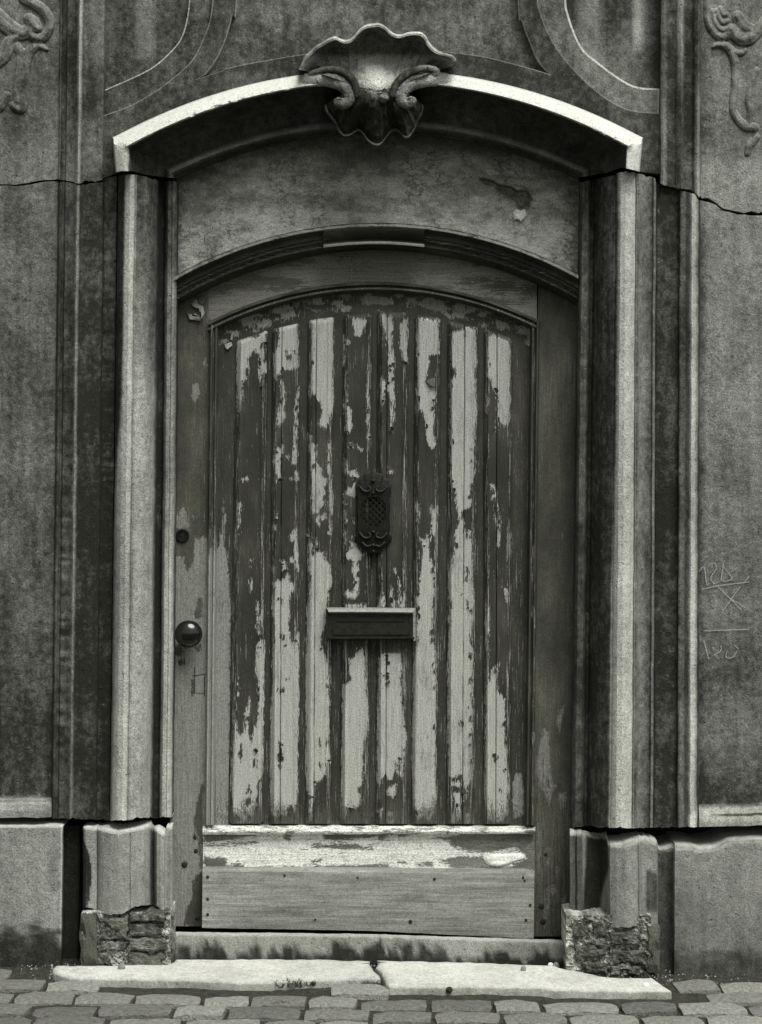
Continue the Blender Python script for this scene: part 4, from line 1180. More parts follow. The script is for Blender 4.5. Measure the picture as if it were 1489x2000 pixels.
# ---- traced bare patches on the planks
ZA = lambda p: [(430 + a / 4.545, 560 + b / 4.545) for a, b in p]
ZB = lambda p: [(730 + a / 4.512, 560 + b / 4.512) for a, b in p]
ZC = lambda p: [(430 + a / 4.803, 980 + b / 4.803) for a, b in p]
ZD = lambda p: [(730 + a / 4.512, 980 + b / 4.512) for a, b in p]
ZE = lambda p: [(430 + a / 4.803, 1280 + b / 4.803) for a, b in p]
ZF = lambda p: [(730 + a / 4.512, 1280 + b / 4.512) for a, b in p]
PLUS = {0: [ZA([(150, 480), (270, 445), (320, 455), (400, 380), (418, 395), (410, 520), (380, 520), (385, 640), (412, 690), (410, 760), (380, 760), (365, 900), (350, 830), (345, 640), (352, 600), (322, 590), (310, 555), (270, 590), (248, 660), (255, 780), (245, 805), (195, 855), (200, 960), (180, 1070), (160, 1130), (150, 800)]),
            ZC([(160, 0), (190, 0), (185, 290), (172, 300)]), ZC([(278, 530), (300, 525), (290, 615), (278, 610)]), ZC([(283, 720), (295, 715), (303, 800), (290, 855), (280, 840)]),
            ZC([(345, 930), (362, 940), (368, 1100), (365, 1240), (348, 1200)]), ZC([(350, 1330), (400, 1290), (415, 1300), (415, 1537), (340, 1537)]), ZA([(195, 1700), (260, 1690), (262, 1715), (200, 1722)]),
            ZE([(345, 0), (415, 0), (410, 560), (395, 1100), (360, 1190), (350, 1400), (330, 1420), (310, 1570), (125, 1570), (110, 1200), (125, 760), (140, 400), (155, 540), (155, 700), (190, 755), (225, 720), (228, 540), (265, 440), (275, 385), (285, 510), (262, 620), (258, 740), (285, 775), (320, 700), (350, 600), (355, 520), (360, 260), (340, 180), (335, 60)]),
            ZE([(160, 210), (175, 215), (172, 390), (162, 380)])],
        1: [ZA([(530, 345), (690, 310), (695, 700), (670, 720), (640, 735), (560, 740), (545, 790), (520, 770), (495, 830), (480, 800), (480, 600), (515, 540)]),
            ZA([(535, 830), (555, 810), (575, 900), (580, 1000), (565, 1080), (585, 1140), (560, 1180), (530, 1245), (512, 1220), (510, 1150), (530, 1060), (540, 960)]),
            ZA([(680, 880), (705, 880), (700, 960), (690, 1020), (685, 1200), (678, 1400), (685, 1560), (670, 1580), (640, 1570), (645, 1430), (660, 1380), (660, 1080), (680, 1000)]),
            ZA([(490, 1450), (540, 1420), (560, 1400), (568, 1470), (545, 1500), (530, 1540), (540, 1640), (565, 1690), (555, 1715), (510, 1735), (495, 1640), (478, 1560)]),
            ZA([(585, 1500), (610, 1480), (610, 1520), (590, 1525)]), ZA([(665, 1640), (695, 1640), (695, 1720), (675, 1720)]), ZA([(625, 1700), (660, 1690), (665, 1712), (630, 1715)]),
            ZC([(650, 320), (700, 270), (722, 240), (720, 430), (740, 520), (745, 650), (715, 650), (705, 560), (660, 575), (655, 540), (700, 500), (700, 370), (655, 370)]), ZC([(510, 90), (530, 95), (525, 170), (512, 165)]), ZC([(500, 220), (525, 215), (522, 265), (503, 262)]),
            ZC([(580, 555), (620, 570), (630, 630), (600, 670), (580, 650)]), ZC([(490, 600), (520, 605), (515, 655), (492, 650)]),
            ZC([(495, 760), (540, 735), (580, 740), (640, 680), (660, 690), (650, 740), (690, 770), (685, 830), (655, 880), (655, 1060), (645, 1150), (655, 1260), (680, 1350), (715, 1270), (740, 1230), (745, 1537), (490, 1537), (500, 1400), (515, 1320), (520, 1150), (490, 1050), (490, 900), (515, 830)]),
            ZE([(500, 0), (745, 0), (740, 500), (728, 900), (728, 1380), (700, 1500), (680, 1400), (655, 1400), (630, 1500), (570, 1500), (510, 1520), (470, 1480), (470, 1250), (470, 850), (475, 500), (490, 300)])],
        2: [ZA([(800, 290), (1005, 270), (1005, 1100), (975, 1150), (945, 1250), (865, 1225), (900, 1160), (905, 1050), (860, 1000), (835, 960), (805, 980), (800, 820), (815, 700), (800, 600), (815, 480)]),
            ZA([(790, 1300), (830, 1340), (840, 1400), (865, 1420), (855, 1560), (900, 1600), (910, 1680), (960, 1700), (955, 1740), (930, 1770), (925, 1940), (880, 1960), (870, 2010), (810, 2010), (810, 1860), (820, 1740), (810, 1640), (800, 1560)]),
            ZA([(965, 1360), (990, 1360), (980, 1500), (985, 1700), (1000, 1850), (1000, 2000), (985, 2000), (970, 1900), (975, 1720), (950, 1620), (960, 1480)]),
            ZC([(855, 0), (985, 0), (975, 45), (935, 60), (920, 115), (870, 110)]), ZC([(880, 130), (940, 130), (990, 110), (990, 160), (940, 165), (925, 230), (895, 190)]), ZC([(1030, 0), (1055, 0), (1050, 110), (1035, 310), (1022, 300), (1035, 120)]),
            ZC([(840, 300), (858, 370), (870, 440), (895, 420), (890, 330), (905, 340), (905, 430), (940, 470), (995, 475), (985, 540), (1025, 580), (1045, 620), (1045, 750), (1020, 880), (1000, 960), (990, 1150), (950, 1270), (950, 1340), (990, 1460), (1000, 1537), (805, 1537), (815, 1340), (820, 960), (855, 880), (835, 850), (860, 700), (830, 630), (830, 480)]),
            ZE([(805, 0), (985, 0), (1015, 120), (1025, 300), (1025, 700), (1010, 800), (1040, 1000), (1000, 1100), (940, 1180), (900, 1190), (860, 1560), (830, 1540), (830, 1300), (805, 1150), (800, 700)])],
        3: [ZA([(1175, 280), (1305, 290), (1275, 370), (1255, 430), (1190, 435), (1195, 380), (1175, 330)]), ZA([(1085, 420), (1105, 430), (1112, 710), (1095, 710), (1085, 560)]),
            ZA([(1115, 730), (1130, 800), (1120, 860), (1140, 1060), (1165, 1080), (1165, 1180), (1180, 1250), (1130, 1310), (1120, 1270), (1130, 1180), (1105, 1120), (1112, 900)]),
            ZA([(1130, 1390), (1180, 1380), (1185, 1430), (1140, 1430)]), ZA([(1215, 1410), (1270, 1440), (1260, 1470), (1230, 1450)]), ZA([(1115, 470), (1155, 480), (1140, 520), (1115, 510)]),
            ZA([(1110, 1520), (1130, 1560), (1120, 1640), (1108, 1630)]), ZA([(1140, 1640), (1200, 1620), (1230, 1680), (1200, 1720), (1210, 1830), (1190, 1870), (1150, 1840), (1110, 1880), (1120, 1940), (1100, 1900), (1105, 1830), (1140, 1790), (1190, 1770), (1180, 1690), (1140, 1670)]),
            ZA([(1310, 700), (1325, 800), (1320, 1000), (1325, 1350), (1310, 1350), (1305, 1100)]),
            ZC([(1165, 0), (1200, 10), (1180, 100), (1190, 180), (1170, 210), (1165, 90)]), ZC([(1240, 150), (1265, 160), (1255, 200)]), ZC([(1165, 280), (1185, 300), (1190, 400), (1170, 390)]),
            ZC([(1240, 330), (1250, 380), (1290, 400), (1320, 480), (1350, 490), (1320, 530), (1290, 560), (1305, 640), (1300, 860), (1270, 910), (1190, 900), (1165, 850), (1200, 825), (1245, 850), (1265, 780), (1255, 690), (1225, 650), (1270, 560), (1240, 540), (1205, 535), (1170, 490), (1220, 450)]),
            ZC([(1150, 965), (1250, 970), (1360, 955), (1365, 990), (1150, 995)]), ZC([(1290, 1380), (1340, 1360), (1355, 1537), (1220, 1537), (1215, 1480), (1270, 1440)]),
            ZE([(1225, 40), (1300, 0), (1355, 0), (1360, 80), (1370, 300), (1390, 480), (1380, 700), (1340, 850), (1340, 1200), (1300, 1240), (1310, 1400), (1270, 1450), (1210, 1440), (1180, 1530), (1140, 1570), (1115, 1500), (1140, 1150), (1150, 600), (1145, 270), (1190, 255), (1240, 230), (1215, 160)])],
        4: [ZB([(65, 235), (95, 235), (110, 260), (160, 260), (170, 330), (185, 400), (165, 450), (160, 530), (180, 600), (185, 680), (170, 720), (180, 800), (180, 1000), (180, 1160), (160, 1280), (145, 1250), (155, 1000), (135, 950), (125, 880), (135, 720), (125, 600), (125, 460), (100, 440), (90, 360), (65, 320)]),
            ZB([(70, 800), (100, 830), (105, 920), (95, 1000), (75, 1050), (65, 1000), (60, 860)]), ZB([(255, 300), (275, 270), (300, 280), (295, 680), (275, 680), (240, 580), (235, 440), (230, 350)]), ZB([(115, 1570), (150, 1580), (175, 1640), (140, 1640), (120, 1600)]),
            ZD([(180, 590), (200, 600), (195, 630)]), ZD([(215, 660), (235, 720), (250, 930), (210, 930), (225, 800)]), ZD([(155, 720), (165, 780), (190, 930), (150, 930)]), ZD([(85, 800), (100, 850), (95, 930), (40, 930), (50, 850)]), ZD([(265, 760), (275, 850), (270, 930), (255, 930)]), ZD([(50, 650), (62, 680), (55, 740)]),
            ZF([(50, 20), (110, -20), (245, -20), (245, 350), (260, 500), (290, 740), (270, 900), (260, 1080), (210, 1030), (190, 1000), (165, 1090), (130, 1090), (115, 1040), (95, 1050), (60, 1150), (30, 1100), (35, 700), (45, 300)]),
            ZF([(40, 1350), (80, 1350), (75, 1440), (35, 1430)]), ZF([(115, 1370), (180, 1370), (195, 1450), (170, 1490), (120, 1480)]), ZF([(110, 1180), (200, 1130), (195, 1260), (120, 1230)])],
        5: [ZB([(395, 280), (575, 295), (570, 380), (575, 590), (530, 590), (495, 610), (485, 680), (460, 800), (450, 830), (520, 880), (540, 900), (545, 1020), (520, 1060), (535, 1090), (530, 1230), (545, 1390), (515, 1440), (490, 1400), (465, 1290), (450, 1150), (410, 1060), (400, 960), (380, 950), (390, 700), (380, 500)]),
            ZD([(375, -10), (395, 20), (408, 120), (400, 185), (388, 170), (380, 60)]),
            ZD([(500, 30), (540, 70), (555, 40), (562, 60), (555, 250), (540, 285), (510, 290), (500, 330), (490, 370), (495, 480), (540, 610), (540, 760), (525, 880), (520, 1100), (520, 1230), (540, 1290), (545, 1444), (360, 1444), (375, 1300), (400, 1220), (380, 1150), (390, 950), (370, 860), (400, 760), (430, 480), (435, 400), (415, 320), (455, 355), (460, 290), (500, 285), (505, 200), (520, 150)]),
            ZF([(360, -10), (535, -10), (550, 250), (545, 700), (545, 1000), (550, 1300), (530, 1390), (490, 1480), (450, 1420), (390, 1450), (350, 1350), (340, 900), (350, 300)])],
        6: [ZB([(690, 400), (720, 390), (790, 380), (800, 440), (815, 360), (880, 370), (890, 400), (910, 600), (890, 780), (905, 880), (910, 1100), (885, 1300), (890, 1400), (885, 1600), (880, 1700), (860, 1740), (850, 1800), (865, 1930), (800, 1940), (740, 1980), (720, 1880), (730, 1810), (700, 1780), (680, 1680), (680, 1100), (680, 820), (720, 800), (725, 740), (690, 700), (680, 500)]),
            ZD([(720, -20), (870, -20), (860, 40), (820, 60), (775, 90), (790, 150), (800, 260), (860, 260), (870, 380), (870, 700), (890, 880), (865, 960), (870, 1050), (850, 1240), (880, 1300), (885, 1444), (660, 1444), (665, 1000), (665, 650), (670, 480), (690, 450), (715, 460), (715, 280), (750, 180), (745, 80)]),
            ZF([(660, -10), (885, -10), (870, 150), (870, 600), (860, 720), (870, 1100), (840, 1120), (815, 1180), (825, 1250), (800, 1290), (790, 1100), (760, 1050), (720, 1075), (660, 1060), (655, 600)]),
            ZF([(690, 1120), (770, 1110), (765, 1160), (680, 1150)]), ZF([(700, 1210), (765, 1210), (770, 1440), (700, 1500), (680, 1450), (720, 1320)]), ZF([(800, 1390), (850, 1380), (860, 1490), (800, 1500)])],
        7: [ZB([(1000, 425), (1100, 440), (1205, 490), (1205, 700), (1200, 1000), (1200, 1180), (1160, 1230), (1120, 1190), (1100, 1200), (1085, 1270), (1085, 1050), (1075, 940), (1050, 880), (1040, 830), (1000, 790), (1000, 600)]), ZB([(1000, 960), (1012, 1000), (1010, 1130), (995, 1100)]),
            ZB([(1045, 1740), (1070, 1750), (1085, 1985), (1065, 1985), (1045, 1830)]), ZD([(1060, -10), (1085, -10), (1085, 150), (1095, 210), (1100, 70), (1115, 130), (1120, 230), (1105, 390), (1085, 390), (1090, 280), (1070, 160)]),
            ZD([(1000, 900), (1015, 960), (1020, 1130), (1010, 1230), (1020, 1300), (1010, 1360), (990, 1270), (990, 1080)]), ZD([(1140, 740), (1190, 790), (1180, 880), (1165, 880), (1160, 820)]),
            ZF([(1105, 65), (1090, 110), (1095, 150), (1085, 190), (1095, 310), (1155, 390), (1160, 560), (1150, 740), (1180, 850), (1160, 920), (1180, 1000), (1195, 1150), (1190, 1400), (1140, 1460), (1060, 1480), (1010, 1450), (985, 1300), (985, 700), (990, 250), (1015, 175), (1025, 230), (1040, 140)])]}
MINUS = {0: [ZE([(200, 830), (215, 880), (215, 940), (190, 1000), (175, 930), (180, 885)]), ZE([(265, 1215), (290, 1230), (280, 1280), (250, 1300), (245, 1280)]), ZE([(240, 1350), (290, 1320), (300, 1370), (270, 1420), (235, 1400)]), ZE([(140, 1490), (190, 1520), (210, 1550), (150, 1540)]), ZE([(255, 1500), (300, 1500), (300, 1540), (260, 1550)]), ZE([(300, 905), (330, 900), (340, 930), (305, 930)]), ZE([(310, 980), (340, 970), (345, 1040), (315, 1050)])],
         1: [ZA([(585, 610), (635, 620), (620, 655), (590, 640)]), ZA([(640, 560), (670, 570), (665, 600)]), ZA([(580, 565), (600, 565), (600, 590), (580, 590)]), ZC([(570, 900), (585, 900), (580, 970), (568, 960)]), ZC([(565, 1235), (590, 1240), (585, 1290), (565, 1290)]), ZC([(500, 790), (525, 800), (520, 840), (500, 835)]), ZE([(555, 790), (570, 810), (585, 930), (560, 1080), (552, 1060)]), ZE([(540, 340), (600, 300), (600, 350), (560, 360)]), ZE([(620, 210), (645, 225), (635, 240), (615, 225)])],
         2: [ZA([(810, 1580), (840, 1570), (850, 1620), (815, 1620)]), ZC([(865, 455), (890, 460), (885, 500), (865, 495)]), ZE([(930, 750), (945, 770), (940, 860), (930, 800)]), ZE([(935, 1000), (955, 1010), (950, 1080), (935, 1060)]), ZE([(990, 1010), (1030, 1000), (1050, 1050), (1000, 1090)])],
         3: [], 4: [ZF([(108, 0), (125, 0), (118, 230), (108, 150)]), ZF([(200, 960), (225, 900), (235, 1000), (210, 1040)])], 5: [],
         6: [ZB([(845, 1420), (865, 1425), (860, 1450), (848, 1445)]), ZD([(810, 270), (840, 290), (825, 350), (810, 330)]), ZD([(815, 570), (840, 570), (835, 620), (830, 700), (810, 690), (815, 640)]), ZD([(700, 480), (712, 490), (705, 580), (695, 560)]), ZD([(690, 880), (702, 890), (697, 940), (688, 930)]), ZD([(820, 870), (840, 875), (835, 900), (820, 900)]), ZD([(825, 920), (845, 930), (840, 955), (825, 950)]), ZD([(840, 1330), (870, 1330), (865, 1400), (840, 1390)]), ZF([(845, 210), (860, 215), (855, 250), (835, 240)]), ZF([(755, 600), (770, 520), (775, 600), (765, 680)])],
         7: [ZF([(1070, 880), (1090, 880), (1095, 910), (1080, 940), (1070, 910)]), ZF([(1110, 1170), (1130, 1180), (1120, 1210)]), ZF([(1145, 1010), (1160, 1020), (1150, 1040)])]}

# ---- sunk panel behind the planks
sheet_plus = [[(437, 975), (441, 1010), (437, 1060), (444, 1080), (447, 1130), (450, 1200), (449, 1612), (416, 1612), (418, 1110), (428, 1070), (434, 1030)], [(1003, 1600), (1002, 1530), (1010, 1508), (1018, 1512), (1024, 1540), (1024, 1590)]]
sheet = field('sunk_panel', 421, 1040, lambda xx: arc_y(xx, *MC, 700), 1613, .153, M_SHEET,
    {'peel': lambda x, y: np.maximum(sdf(x, y, sheet_plus), -9 + 26 * (fbm(x / 20, y / 8, 141, 4) - .18) * (1 - ss(6, 30, y - arc_y(x, *MC, 678))) + 9 * ss(1150, 1500, y) * (fbm(x / 5, y / 80, 142) - .45)), 'wear': lambda x, y: .22 + .12 * ss(700, 1200, y) + 0 * x, 'rot': lambda x, y: .3 * ss(1500, 1612, y) + 0 * x}, 210, 250, leanit=False)

# ---- eight raised planks: (left, right) at the head, (left, right) at the foot, head height, crack position
PL = [(464, 521, 449, 513, 655, None), (534, 583, 529, 582, 637, .36), (604, 651, 598, 645, 622, .33), (673, 726, 667, 720, 613, None),
      (740, 796, 736, 794, 609, .32), (813, 860, 805, 853, 618, None), (877, 933, 874, 926, 633, .55), (948, 1000, 946, 996, 652, .45)]
for k, (a0, a1, b0, b1, yt, cr) in enumerate(PL):
    u = list(np.linspace(0, 1, 19)) + [.035, .10, .14, .86, .90, .965]
    if cr: u += [cr - .03, cr - .012, cr, cr + .012, cr + .03]
    u = np.array(sorted(set(u)))
    n = 246
    t = np.linspace(0, 1, n)[:, None]
    sl = (arc_y(a1, *MC, 690) - arc_y(a0, *MC, 690))          # heads follow the arch
    tops = yt + sl * (u - .5)
    PY = tops[None] + (1609 - tops)[None] * t
    if k == 0: PY = PY - 4 * ss(.97, 1, t) * ((u[None] < .06) | (u[None] > .94))
    L = a0 - 3 + (b0 - a0) * t; R = a1 + 3 + (b1 - a1) * t
    wob = 1.2 * (fbm(PY / 70, PY * 0 + k, 150 + k) - .5)
    PX = L + (R - L) * u[None] + wob
    e = np.minimum(u, 1 - u)[None] * (R - L)
    YY = .1515 - .006 * ss(0, 3, e) - .012 * ss(2.5, 9.5, e) + .0015 * (fbm(PX / 12, PY / 50, 160 + k) - .5)
    YY = YY - .003 * band(e, 9.5, 12, 1)                       # small bead along each edge
    if cr:
        YY = YY + .010 * (1 - ss(0, .016, np.abs(u[None] - cr))) * np.where((fbm(PY / 90, PY * 0, 170 + k) > .36), 1, .35)
    YY = YY + .012 * (1 - ss(0, 6, PY - tops[None]))
    d = sdf(PX, PY, PLUS[k], MINUS[k])
    dk = (fbm(PX / 5, PY / 14, 180 + k) > .87) * ss(1100, 1300, PY)
    d = np.where((dk > 0) & (d > 0) & (e > 8), np.minimum(d, -1), d)
    wear = .18 + .24 * band(e, 2.5, 11, 2.0) + .10 * band(e, 9, 11.5, .8) + .06 * ss(900, 1300, PY)
    if cr: d = d - 12 * (1 - ss(0, .014, np.abs(u[None] - cr)))
    rot = .55 * ss(1540, 1609, PY + 50 * (fbm(PX / 9, PY / 30, 190 + k) - .5)) + .10 * ss(1200, 1500, PY) * (e < 8)
    pk = grid('plank', PX, PY, YY, M_PLANK, door, {'peel': d, 'wear': wear, 'rot': rot}, .156, smooth=45)
    # loose curls of the dark coat standing off along the edges of the bare patches
    rg = random.Random(300 + k)
    gy_, gx_ = np.gradient(d)
    cand = np.argwhere((np.abs(d) < 1.6) & (e > 5) & (PY > tops[None] + 10) & (PY < 1590))
    V = []; F = []; A = []
    for _ in range(38):
        if len(cand) == 0: break
        i_, j_ = cand[rg.randrange(len(cand))]
        px, py, y0 = PX[i_, j_], PY[i_, j_], YY[i_, j_]
        gv = Vector((gx_[i_, j_] * 19 / 50, gy_[i_, j_] * .25))
        if gv.length < 1e-6: continue
        gv.normalize()
        w_, l_ = rg.uniform(2.0, 7.5), rg.uniform(2.5, 7)
        lift = rg.uniform(.002, .009)
        tv = Vector((-gv.y, gv.x)); b_ = len(V)
        for q in range(4):
            f_ = q / 3
            ww = w_ * (1 - .45 * f_) * rg.uniform(.8, 1.1)
            for sgn in (-1, 1):
                V.append(W(px + tv.x * ww * sgn + gv.x * l_ * f_, py + tv.y * ww * sgn + gv.y * l_ * f_, y0 - .0006 - lift * f_ ** 1.6)); A.append(-20 if f_ < .8 else 3)
            if q: F.append((b_ + 2 * q - 2, b_ + 2 * q - 1, b_ + 2 * q + 1, b_ + 2 * q))
    if V:
        lp = put('loose_paint', mesh_from('loose_paint', V, F, {'peel': A}, 60), M_PLANK, pk)
        lp['kind'] = 'stuff'
flake(door, ZB([(455, 825), (540, 800), (545, 880), (520, 885), (480, 860)]), .132, .010, M_FLAKED, peel=-20)
flake(door, ZA([(40, 510), (100, 490), (110, 520), (70, 555), (50, 550)]), .150, .008, M_FLAKE)
flake(door, ZA([(105, 400), (122, 395), (110, 480), (92, 470)]), .150, .004, M_FLAKE)

# ---- bottom rail, ledge, kick board
br_minus = [A5([(265, 955), (700, 958), (560, 1000), (420, 1012), (265, 1040)]), A5([(265, 1130), (415, 1140), (410, 1198), (265, 1200)]), A5([(430, 1190), (500, 1172), (550, 1205), (450, 1208)]), A5([(265, 1046), (600, 1026), (620, 1040), (300, 1062)]),
            A5([(970, 1050), (1190, 1040), (1380, 1062), (1380, 1078), (1000, 1074)]), A5([(1040, 962), (1489, 962), (1489, 985), (1300, 1012), (1060, 1022)]), A5([(600, 1204), (950, 1190), (1489, 1180), (1489, 1215), (600, 1215)]), A5([(1160, 1030), (1230, 1040), (1190, 1075)]), A5([(1340, 1045), (1390, 1050), (1370, 1075)]),
            A5([(980, 1160), (1050, 1140), (1040, 1165), (990, 1175)]), A5([(800, 990), (840, 985), (830, 1020), (805, 1010)]),
            B5([(560, 960), (1045, 960), (1045, 1092), (960, 1098), (900, 1060), (800, 1085), (700, 1100), (600, 1095), (480, 1060), (470, 1010)]), B5([(0, 960), (260, 965), (220, 985), (60, 990), (0, 1030)]), B5([(250, 1168), (360, 1160), (350, 1185), (270, 1192)]), B5([(130, 1165), (200, 1155), (180, 1180)]),
            B5([(390, 1152), (560, 1122), (690, 1130), (700, 1205), (490, 1200), (450, 1172)]), B5([(960, 1090), (1045, 1090), (1045, 1215), (700, 1212), (860, 1198), (975, 1140)]), B5([(380, 1000), (520, 985), (500, 1010), (400, 1012)])]
bottom = field('bottom_rail', 403, 1052, curve([(400, 1629), (1053, 1627)]), 1706, DY - .004, M_BOTTOM,
    {'peel': lambda x, y: np.maximum(sdf(x, y, [[(390, 1620), (1060, 1620), (1060, 1712), (390, 1712)]], br_minus), -30), 'rot': lambda x, y: .14 + .2 * ss(1690, 1700, y) + .18 * ss(900, 1000, x) * band(y, 1630, 1665, 6), 'wear': lambda x, y: .12 + 0 * x}, 230, 30)
flake(bottom, B5([(690, 1130), (760, 1110), (940, 1105), (975, 1135), (890, 1160), (850, 1180), (790, 1192), (720, 1185), (700, 1160)]), DY - .006, .006, M_BOTTOM, peel=20)
ledge = field('ledge', 402, 1053, curve([(400, 1614), (500, 1613), (1053, 1615)]), curve([(400, 1630), (1053, 1629)]), .105, M_BOTTOM,
    {'peel': lambda x, y: 2.5 + 14 * (fbm(x / 26, y / 5, 201, 4) - .55) - 5 * ss(1000, 1050, x), 'rot': lambda x, y: .18 + 0 * x, 'wear': lambda x, y: .1 + 0 * x}, 230, 9, yfun=lambda px, py, xr: .028 * (1 - ss(1614, 1624, py)) + .004 * ss(1626, 1629, py))
# kick board: nailed-on bare board, a little out of square
xk = np.linspace(402.5, 1052, 120)
tk = curve([(396, 1699), (404, 1695), (1035, 1699), (1053, 1706)]); bk = curve([(396, 1812), (720, 1818), (1053, 1833)])
tt = np.concatenate([np.linspace(0, .06, 4), np.linspace(.09, 1, 26)])[:, None]
T0, B0 = tk(xk), bk(xk)
PY = T0[None] + (B0 - T0)[None] * tt + .8 * (fbm(xk[None] / 20, tt * 0, 211) - .5)
XR = np.broadcast_to(xk[None], PY.shape); PX = XR + lean(XR) * (1000 - PY)
YY = .098 + .010 * (1 - ss(0, .06, tt)) + .0015 * (fbm(PX / 60, PY / 12, 212) - .5)
kick = grid('kick_board', PX, PY, YY, M_KICK, door, None, .135)
nl = bpy.data.meshes.new('nail')
bm = bmesh.new(); bmesh.ops.create_uvsphere(bm, u_segments=10, v_segments=6, radius=1)
for v in bm.verts: v.co.y *= .35
bm.to_mesh(nl); bm.free(); nl.materials.append(M_NAIL)
nl.polygons.foreach_set('use_smooth', [True] * len(nl.polygons))
def nail(parent, px, py, Y, r):
    o = bpy.data.objects.new('nail', nl); col.objects.link(o); o.parent = parent
    o.location = W(px, py, Y); o.scale = (r / S,) * 3
    return o
for px, py, r in ((406, 1713, 3.2), (406, 1756, 3), (406, 1786, 3), (556, 1710, 2.6), (699, 1714, 2), (616, 1796, 2.2), (849, 1717, 3), (1022, 1714, 2.6), (1025, 1720, 2.4), (1036, 1768, 3), (1028, 1797, 3), (802, 1800, 4)):
    nail(kick, px, py, .0965, r)
for px, py, r in ((381, 1635, 4), (383, 1662, 4.5), (361, 1689, 6), (386, 1793, 5)):
    nail(stile_l, px, py, DY - .0006, r)  # nail heads stand in for dark spots and a hole
for px, py, r in ((1058, 1770, 6), (1061, 1800, 6), (1066, 1669, 4)):
    nail(stile_r, px, py, DY - .0006, r)

# ---- letter box
slot = put('letter_box', box_mesh('letter_box', W(640, 0, .108)[0], W(810, 0, .108)[0], .108, .15, W(0, 1249, .108)[2], W(0, 1190, .108)[2], .003), M_SLOT, door, 'dark metal letter box with a bevelled top edge')
# bevelled top ledge
P = np.array([[W(637, 1187, .126), W(725, 1187, .126), W(812, 1188, .126)], [W(640, 1190, .100), W(725, 1190, .100), W(810, 1191, .100)], [W(642, 1195, .092), W(725, 1195, .092), W(808, 1196, .092)], [W(643, 1197, .098), W(725, 1197, .098), W(807, 1198, .098)], [W(643, 1198, .110), W(725, 1198, .110), W(807, 1199, .110)]])
M_SLOTTOP = plain_mat('letter_box_lit_edge', .24, .5, .4, 150)  # paler copy of the metal paints the lit edges
grid('top_edge', P, None, None, M_SLOTTOP, slot, None, .14, world=True)
pbox('flap', slot, 650, 800, 1213, 1241, .104, .12, M_SLOT, .002)
pbox('flap_rim', slot, 657, 790, 1211, 1214, .101, .12, M_SLOT, .001)
pbox('bottom_edge', slot, 641, 810, 1244, 1248, .100, .12, M_SLOT, .001)
pbox('side_edge', slot, 637, 642, 1190, 1252, .104, .15, M_SLOT, .001)
pbox('side_edge', slot, 807, 812, 1190, 1252, .104, .15, M_SLOTTOP, .001)

# ---- pierced iron grille
gc = (729.5, 1001)
gout = []
base_o = [(-34, -55), (-30, -58), (-27, -66), (-20, -68), (-17, -76), (-8, -77), (0, -83), (8, -77), (17, -76), (20, -68), (28, -66), (31, -58), (35, -55), (33, -48), (35, -40), (31, -30), (33, -10), (31, 10), (33, 30), (31, 40), (36, 48), (35, 56), (28, 60), (24, 68), (17, 70), (11, 78), (4, 80), (0, 86), (-4, 80), (-11, 78), (-17, 70), (-24, 68), (-28, 60), (-35, 56), (-36, 48), (-31, 40), (-33, 30), (-31, 10), (-33, -10), (-31, -30), (-35, -40), (-33, -48)]
opening = [(-11, -30), (11, -30), (24, -17), (24, 15), (11, 26), (-11, 26), (-24, 15), (-24, -17)]
def ring_plate(name, outer, inner, Yf, Yb, parent, mat):
    a = smooth_path(outer + [outer[0]], 2)[:-1]
    N = len(a)
    ang = np.arctan2(a[:, 1], a[:, 0])
    def cast(th):
        best = 1e9
        for (x0, y0), (x1, y1) in zip(inner, inner[1:] + inner[:1]):
            dx, dy = math.cos(th), math.sin(th)
            den = dx * (y1 - y0) - dy * (x1 - x0)
            if abs(den) < 1e-9: continue
            tt = (x0 * (y1 - y0) - y0 * (x1 - x0)) / den
            uu = (x0 * dy - y0 * dx) / den
            if tt > 0 and -1e-6 <= uu <= 1 + 1e-6: best = min(best, tt)
        return best
    V = []; F = []
    rings = []
    for f, yy in ((1.0, Yb), (1.0, Yf + .003), (.95, Yf), (None, Yf), (None, Yb)):
        r = []
        for i in range(N):
            if f is None:
                q = cast(ang[i]); x, y = q * math.cos(ang[i]), q * math.sin(ang[i])
            else:
                x, y = a[i] * f
            V.append(W(gc[0] + x, gc[1] + y, yy)); r.append(len(V) - 1)
        rings.append(r)
    for r0, r1 in zip(rings[:-1], rings[1:]):
        for i in range(N):
            j = (i + 1) % N
            F.append((r0[i], r1[i], r1[j], r0[j]))
    m = mesh_from(name, V, F, None, 40)
    bm = bmesh.new(); bm.from_mesh(m); bmesh.ops.recalc_face_normals(bm, faces=bm.faces[:]); bm.to_mesh(m); bm.free()
    return put(name, m, mat, parent)
grille = ring_plate('door_grille', base_o, opening, .116, .150, door, M_IRON)
grille['label'] = 'black cast iron peephole grille with a diamond lattice'
pbox('grille_back', grille, 702, 758, 968, 1032, .138, .15, M_CORE, .0)
lat = bmesh.new()
def bar(bm, x0, y0, x1, y1, w, yf, yb):
    d = Vector((x1 - x0, y1 - y0)); n_ = Vector((-d.y, d.x)).normalized() * w
    cs = [(x0 + n_.x, y0 + n_.y), (x1 + n_.x, y1 + n_.y), (x1 - n_.x, y1 - n_.y), (x0 - n_.x, y0 - n_.y)]
    f = [bm.verts.new(W(gc[0] + a, gc[1] + b, yf)) for a, b in cs]; bk_ = [bm.verts.new(W(gc[0] + a, gc[1] + b, yb)) for a, b in cs]
    bm.faces.new(f); bm.faces.new(bk_[::-1])
    for i in range(4):
        j = (i + 1) % 4
        bm.faces.new([f[i], bk_[i], bk_[j], f[j]])
